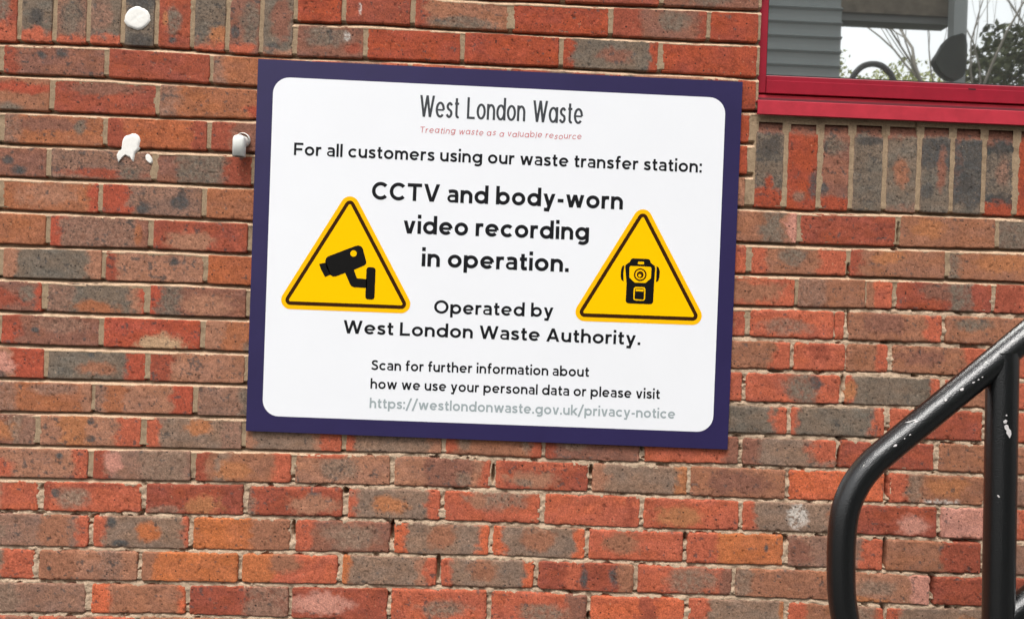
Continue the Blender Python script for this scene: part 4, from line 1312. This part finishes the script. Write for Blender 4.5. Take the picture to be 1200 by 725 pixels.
# black hoop
hp = [mir(x, y, DB - 1.5) for x, y in [(996, 160), (996, 110), (998, 94), (1004, 84), (1012, 77.5), (1022, 75.2), (1032, 77), (1040, 83), (1045.5, 91), (1049, 110), (1050, 160)]]
hp = [hp[0] * np.array([1, 1, 0])] + hp + [hp[-1] * np.array([1, 1, 0])]
V, F = tube_mesh('hoop_rail', smooth_path(hp, 5), .034, 12)
tag(link('hoop_rail', mesh_np('hoop_rail', V, F, None, True), M_dgrey), 'tall black steel hoop standing before the shed opening in the reflection', 'hoop')


def tree_mesh(base, height, spread, seed, levels=5, r0=.09, lean=0.0, first=.35):
    rr = np.random.RandomState(seed)
    segsT = []; segsB = []
    def grow(p, d, L, rad, lv):
        n = 4
        pts = [p]; rads = [rad]
        for i in range(n):
            d = d + rr.normal(0, .11, 3) + np.array([0, 0, .05])
            d = d / np.linalg.norm(d)
            p = p + d * L / n
            pts.append(p); rads.append(rad * (1 - .38 * (i + 1) / n))
        (segsT if lv == 0 else segsB).append((pts, rads))
        if lv >= levels or len(segsB) > 1800: return
        nb = 3 if lv < 2 else (3 if rr.rand() < .6 else 2)
        for k in range(nb):
            j = n if k == 0 else rr.randint(2, n + 1)
            a = rr.uniform(0, 2 * math.pi)
            side = np.array([math.cos(a), math.sin(a) * .8, rr.uniform(.1, .6)]) * spread
            dd = d + side
            grow(pts[j], dd / np.linalg.norm(dd), L * rr.uniform(.58, .82), rads[j] * (.78 if k == 0 else .55), lv + 1)
    grow(np.array(base, float), np.array([lean, 0, 1.0]), height * first, r0, 0)
    out = []
    for segs in (segsT, segsB):
        V = []; F = []; o = 0
        for pts, rads in segs:
            v, f = tube_mesh('', pts, rads, 5)
            V.append(v); F.append(f + o); o += len(v)
        out.append((np.vstack(V), np.vstack(F)))
    return out


TREES = [(1172, 10.5, 10.5, .36, .12, 3, 'tall bare tree nearest the shed post in the reflection'),
         (1225, 12.5, 11.0, .45, .09, 8, 'bare spreading tree at the far right of the window reflection'),
         (1085, 30.0, 8.8, .95, .022, 15, 'small twiggy bare tree seen through the shed opening')]
for px, D, hgt, spd, r0, sd_, lab in TREES:
    b0 = mir(px, 90, D); b0[2] = 0
    tr_ = thing('bare_tree', tuple(float(x) for x in b0), lab, 'tree', 'bare trees behind the camera')
    (v1, f1), (v2, f2) = tree_mesh(b0, hgt, spd, sd_, 7 if D > 20 else 6, r0)
    link('trunk', mesh_np('trunk', v1, f1, None, True), M_bark, tr_)
    link('branches', mesh_np('branches', v2, f2, None, True), M_twig, tr_)


def leaf_cloud(name, c0, c1, n, size, m, label, cat, seed):
    rr = np.random.RandomState(seed)
    c0 = np.array(c0, float); c1 = np.array(c1, float)
    p = c0 + (c1 - c0) * rr.rand(n, 3)
    topn = fnoise(p[:, 0] * 1.2, p[:, 1] * .7, seed, 3)
    p[:, 2] = c0[2] + (p[:, 2] - c0[2]) * (.86 + .2 * topn)
    u = rr.normal(size=(n, 3)); u /= np.linalg.norm(u, axis=1)[:, None]
    w = rr.normal(size=(n, 3)); w -= u * (u * w).sum(1)[:, None]; w /= np.linalg.norm(w, axis=1)[:, None]
    s_ = size * (.6 + .8 * rr.rand(n, 1))
    V = np.stack([p - u * s_, p + w * s_ * .5, p + u * s_, p - w * s_ * .5], 1).reshape(-1, 3)
    loc = (c0 + c1) / 2; loc[2] = 0
    o = link(name, mesh_np(name, V - loc, np.arange(4 * n).reshape(-1, 4)), m)
    o.location = loc
    return tag(o, label, cat)


h0 = mir(985, 75, 14); h1 = mir(1135, 75, 14)
leaf_cloud('hedge', (h0[0] - 3, h0[1] - 1.2, 0), (h1[0] + .2, h1[1], 6.85), 40000, .05, M_leaf, 'olive green hedge behind the shed opening in the reflection', 'hedge', 4)
h2 = mir(1165, 60, 12)
leaf_cloud('hedge', (h2[0], h2[1] - 1.5, 0), (h2[0] + 6, h2[1], 6.9), 44000, .07, M_leafd, 'dark hedge right of the tall bare tree in the reflection', 'hedge', 9)
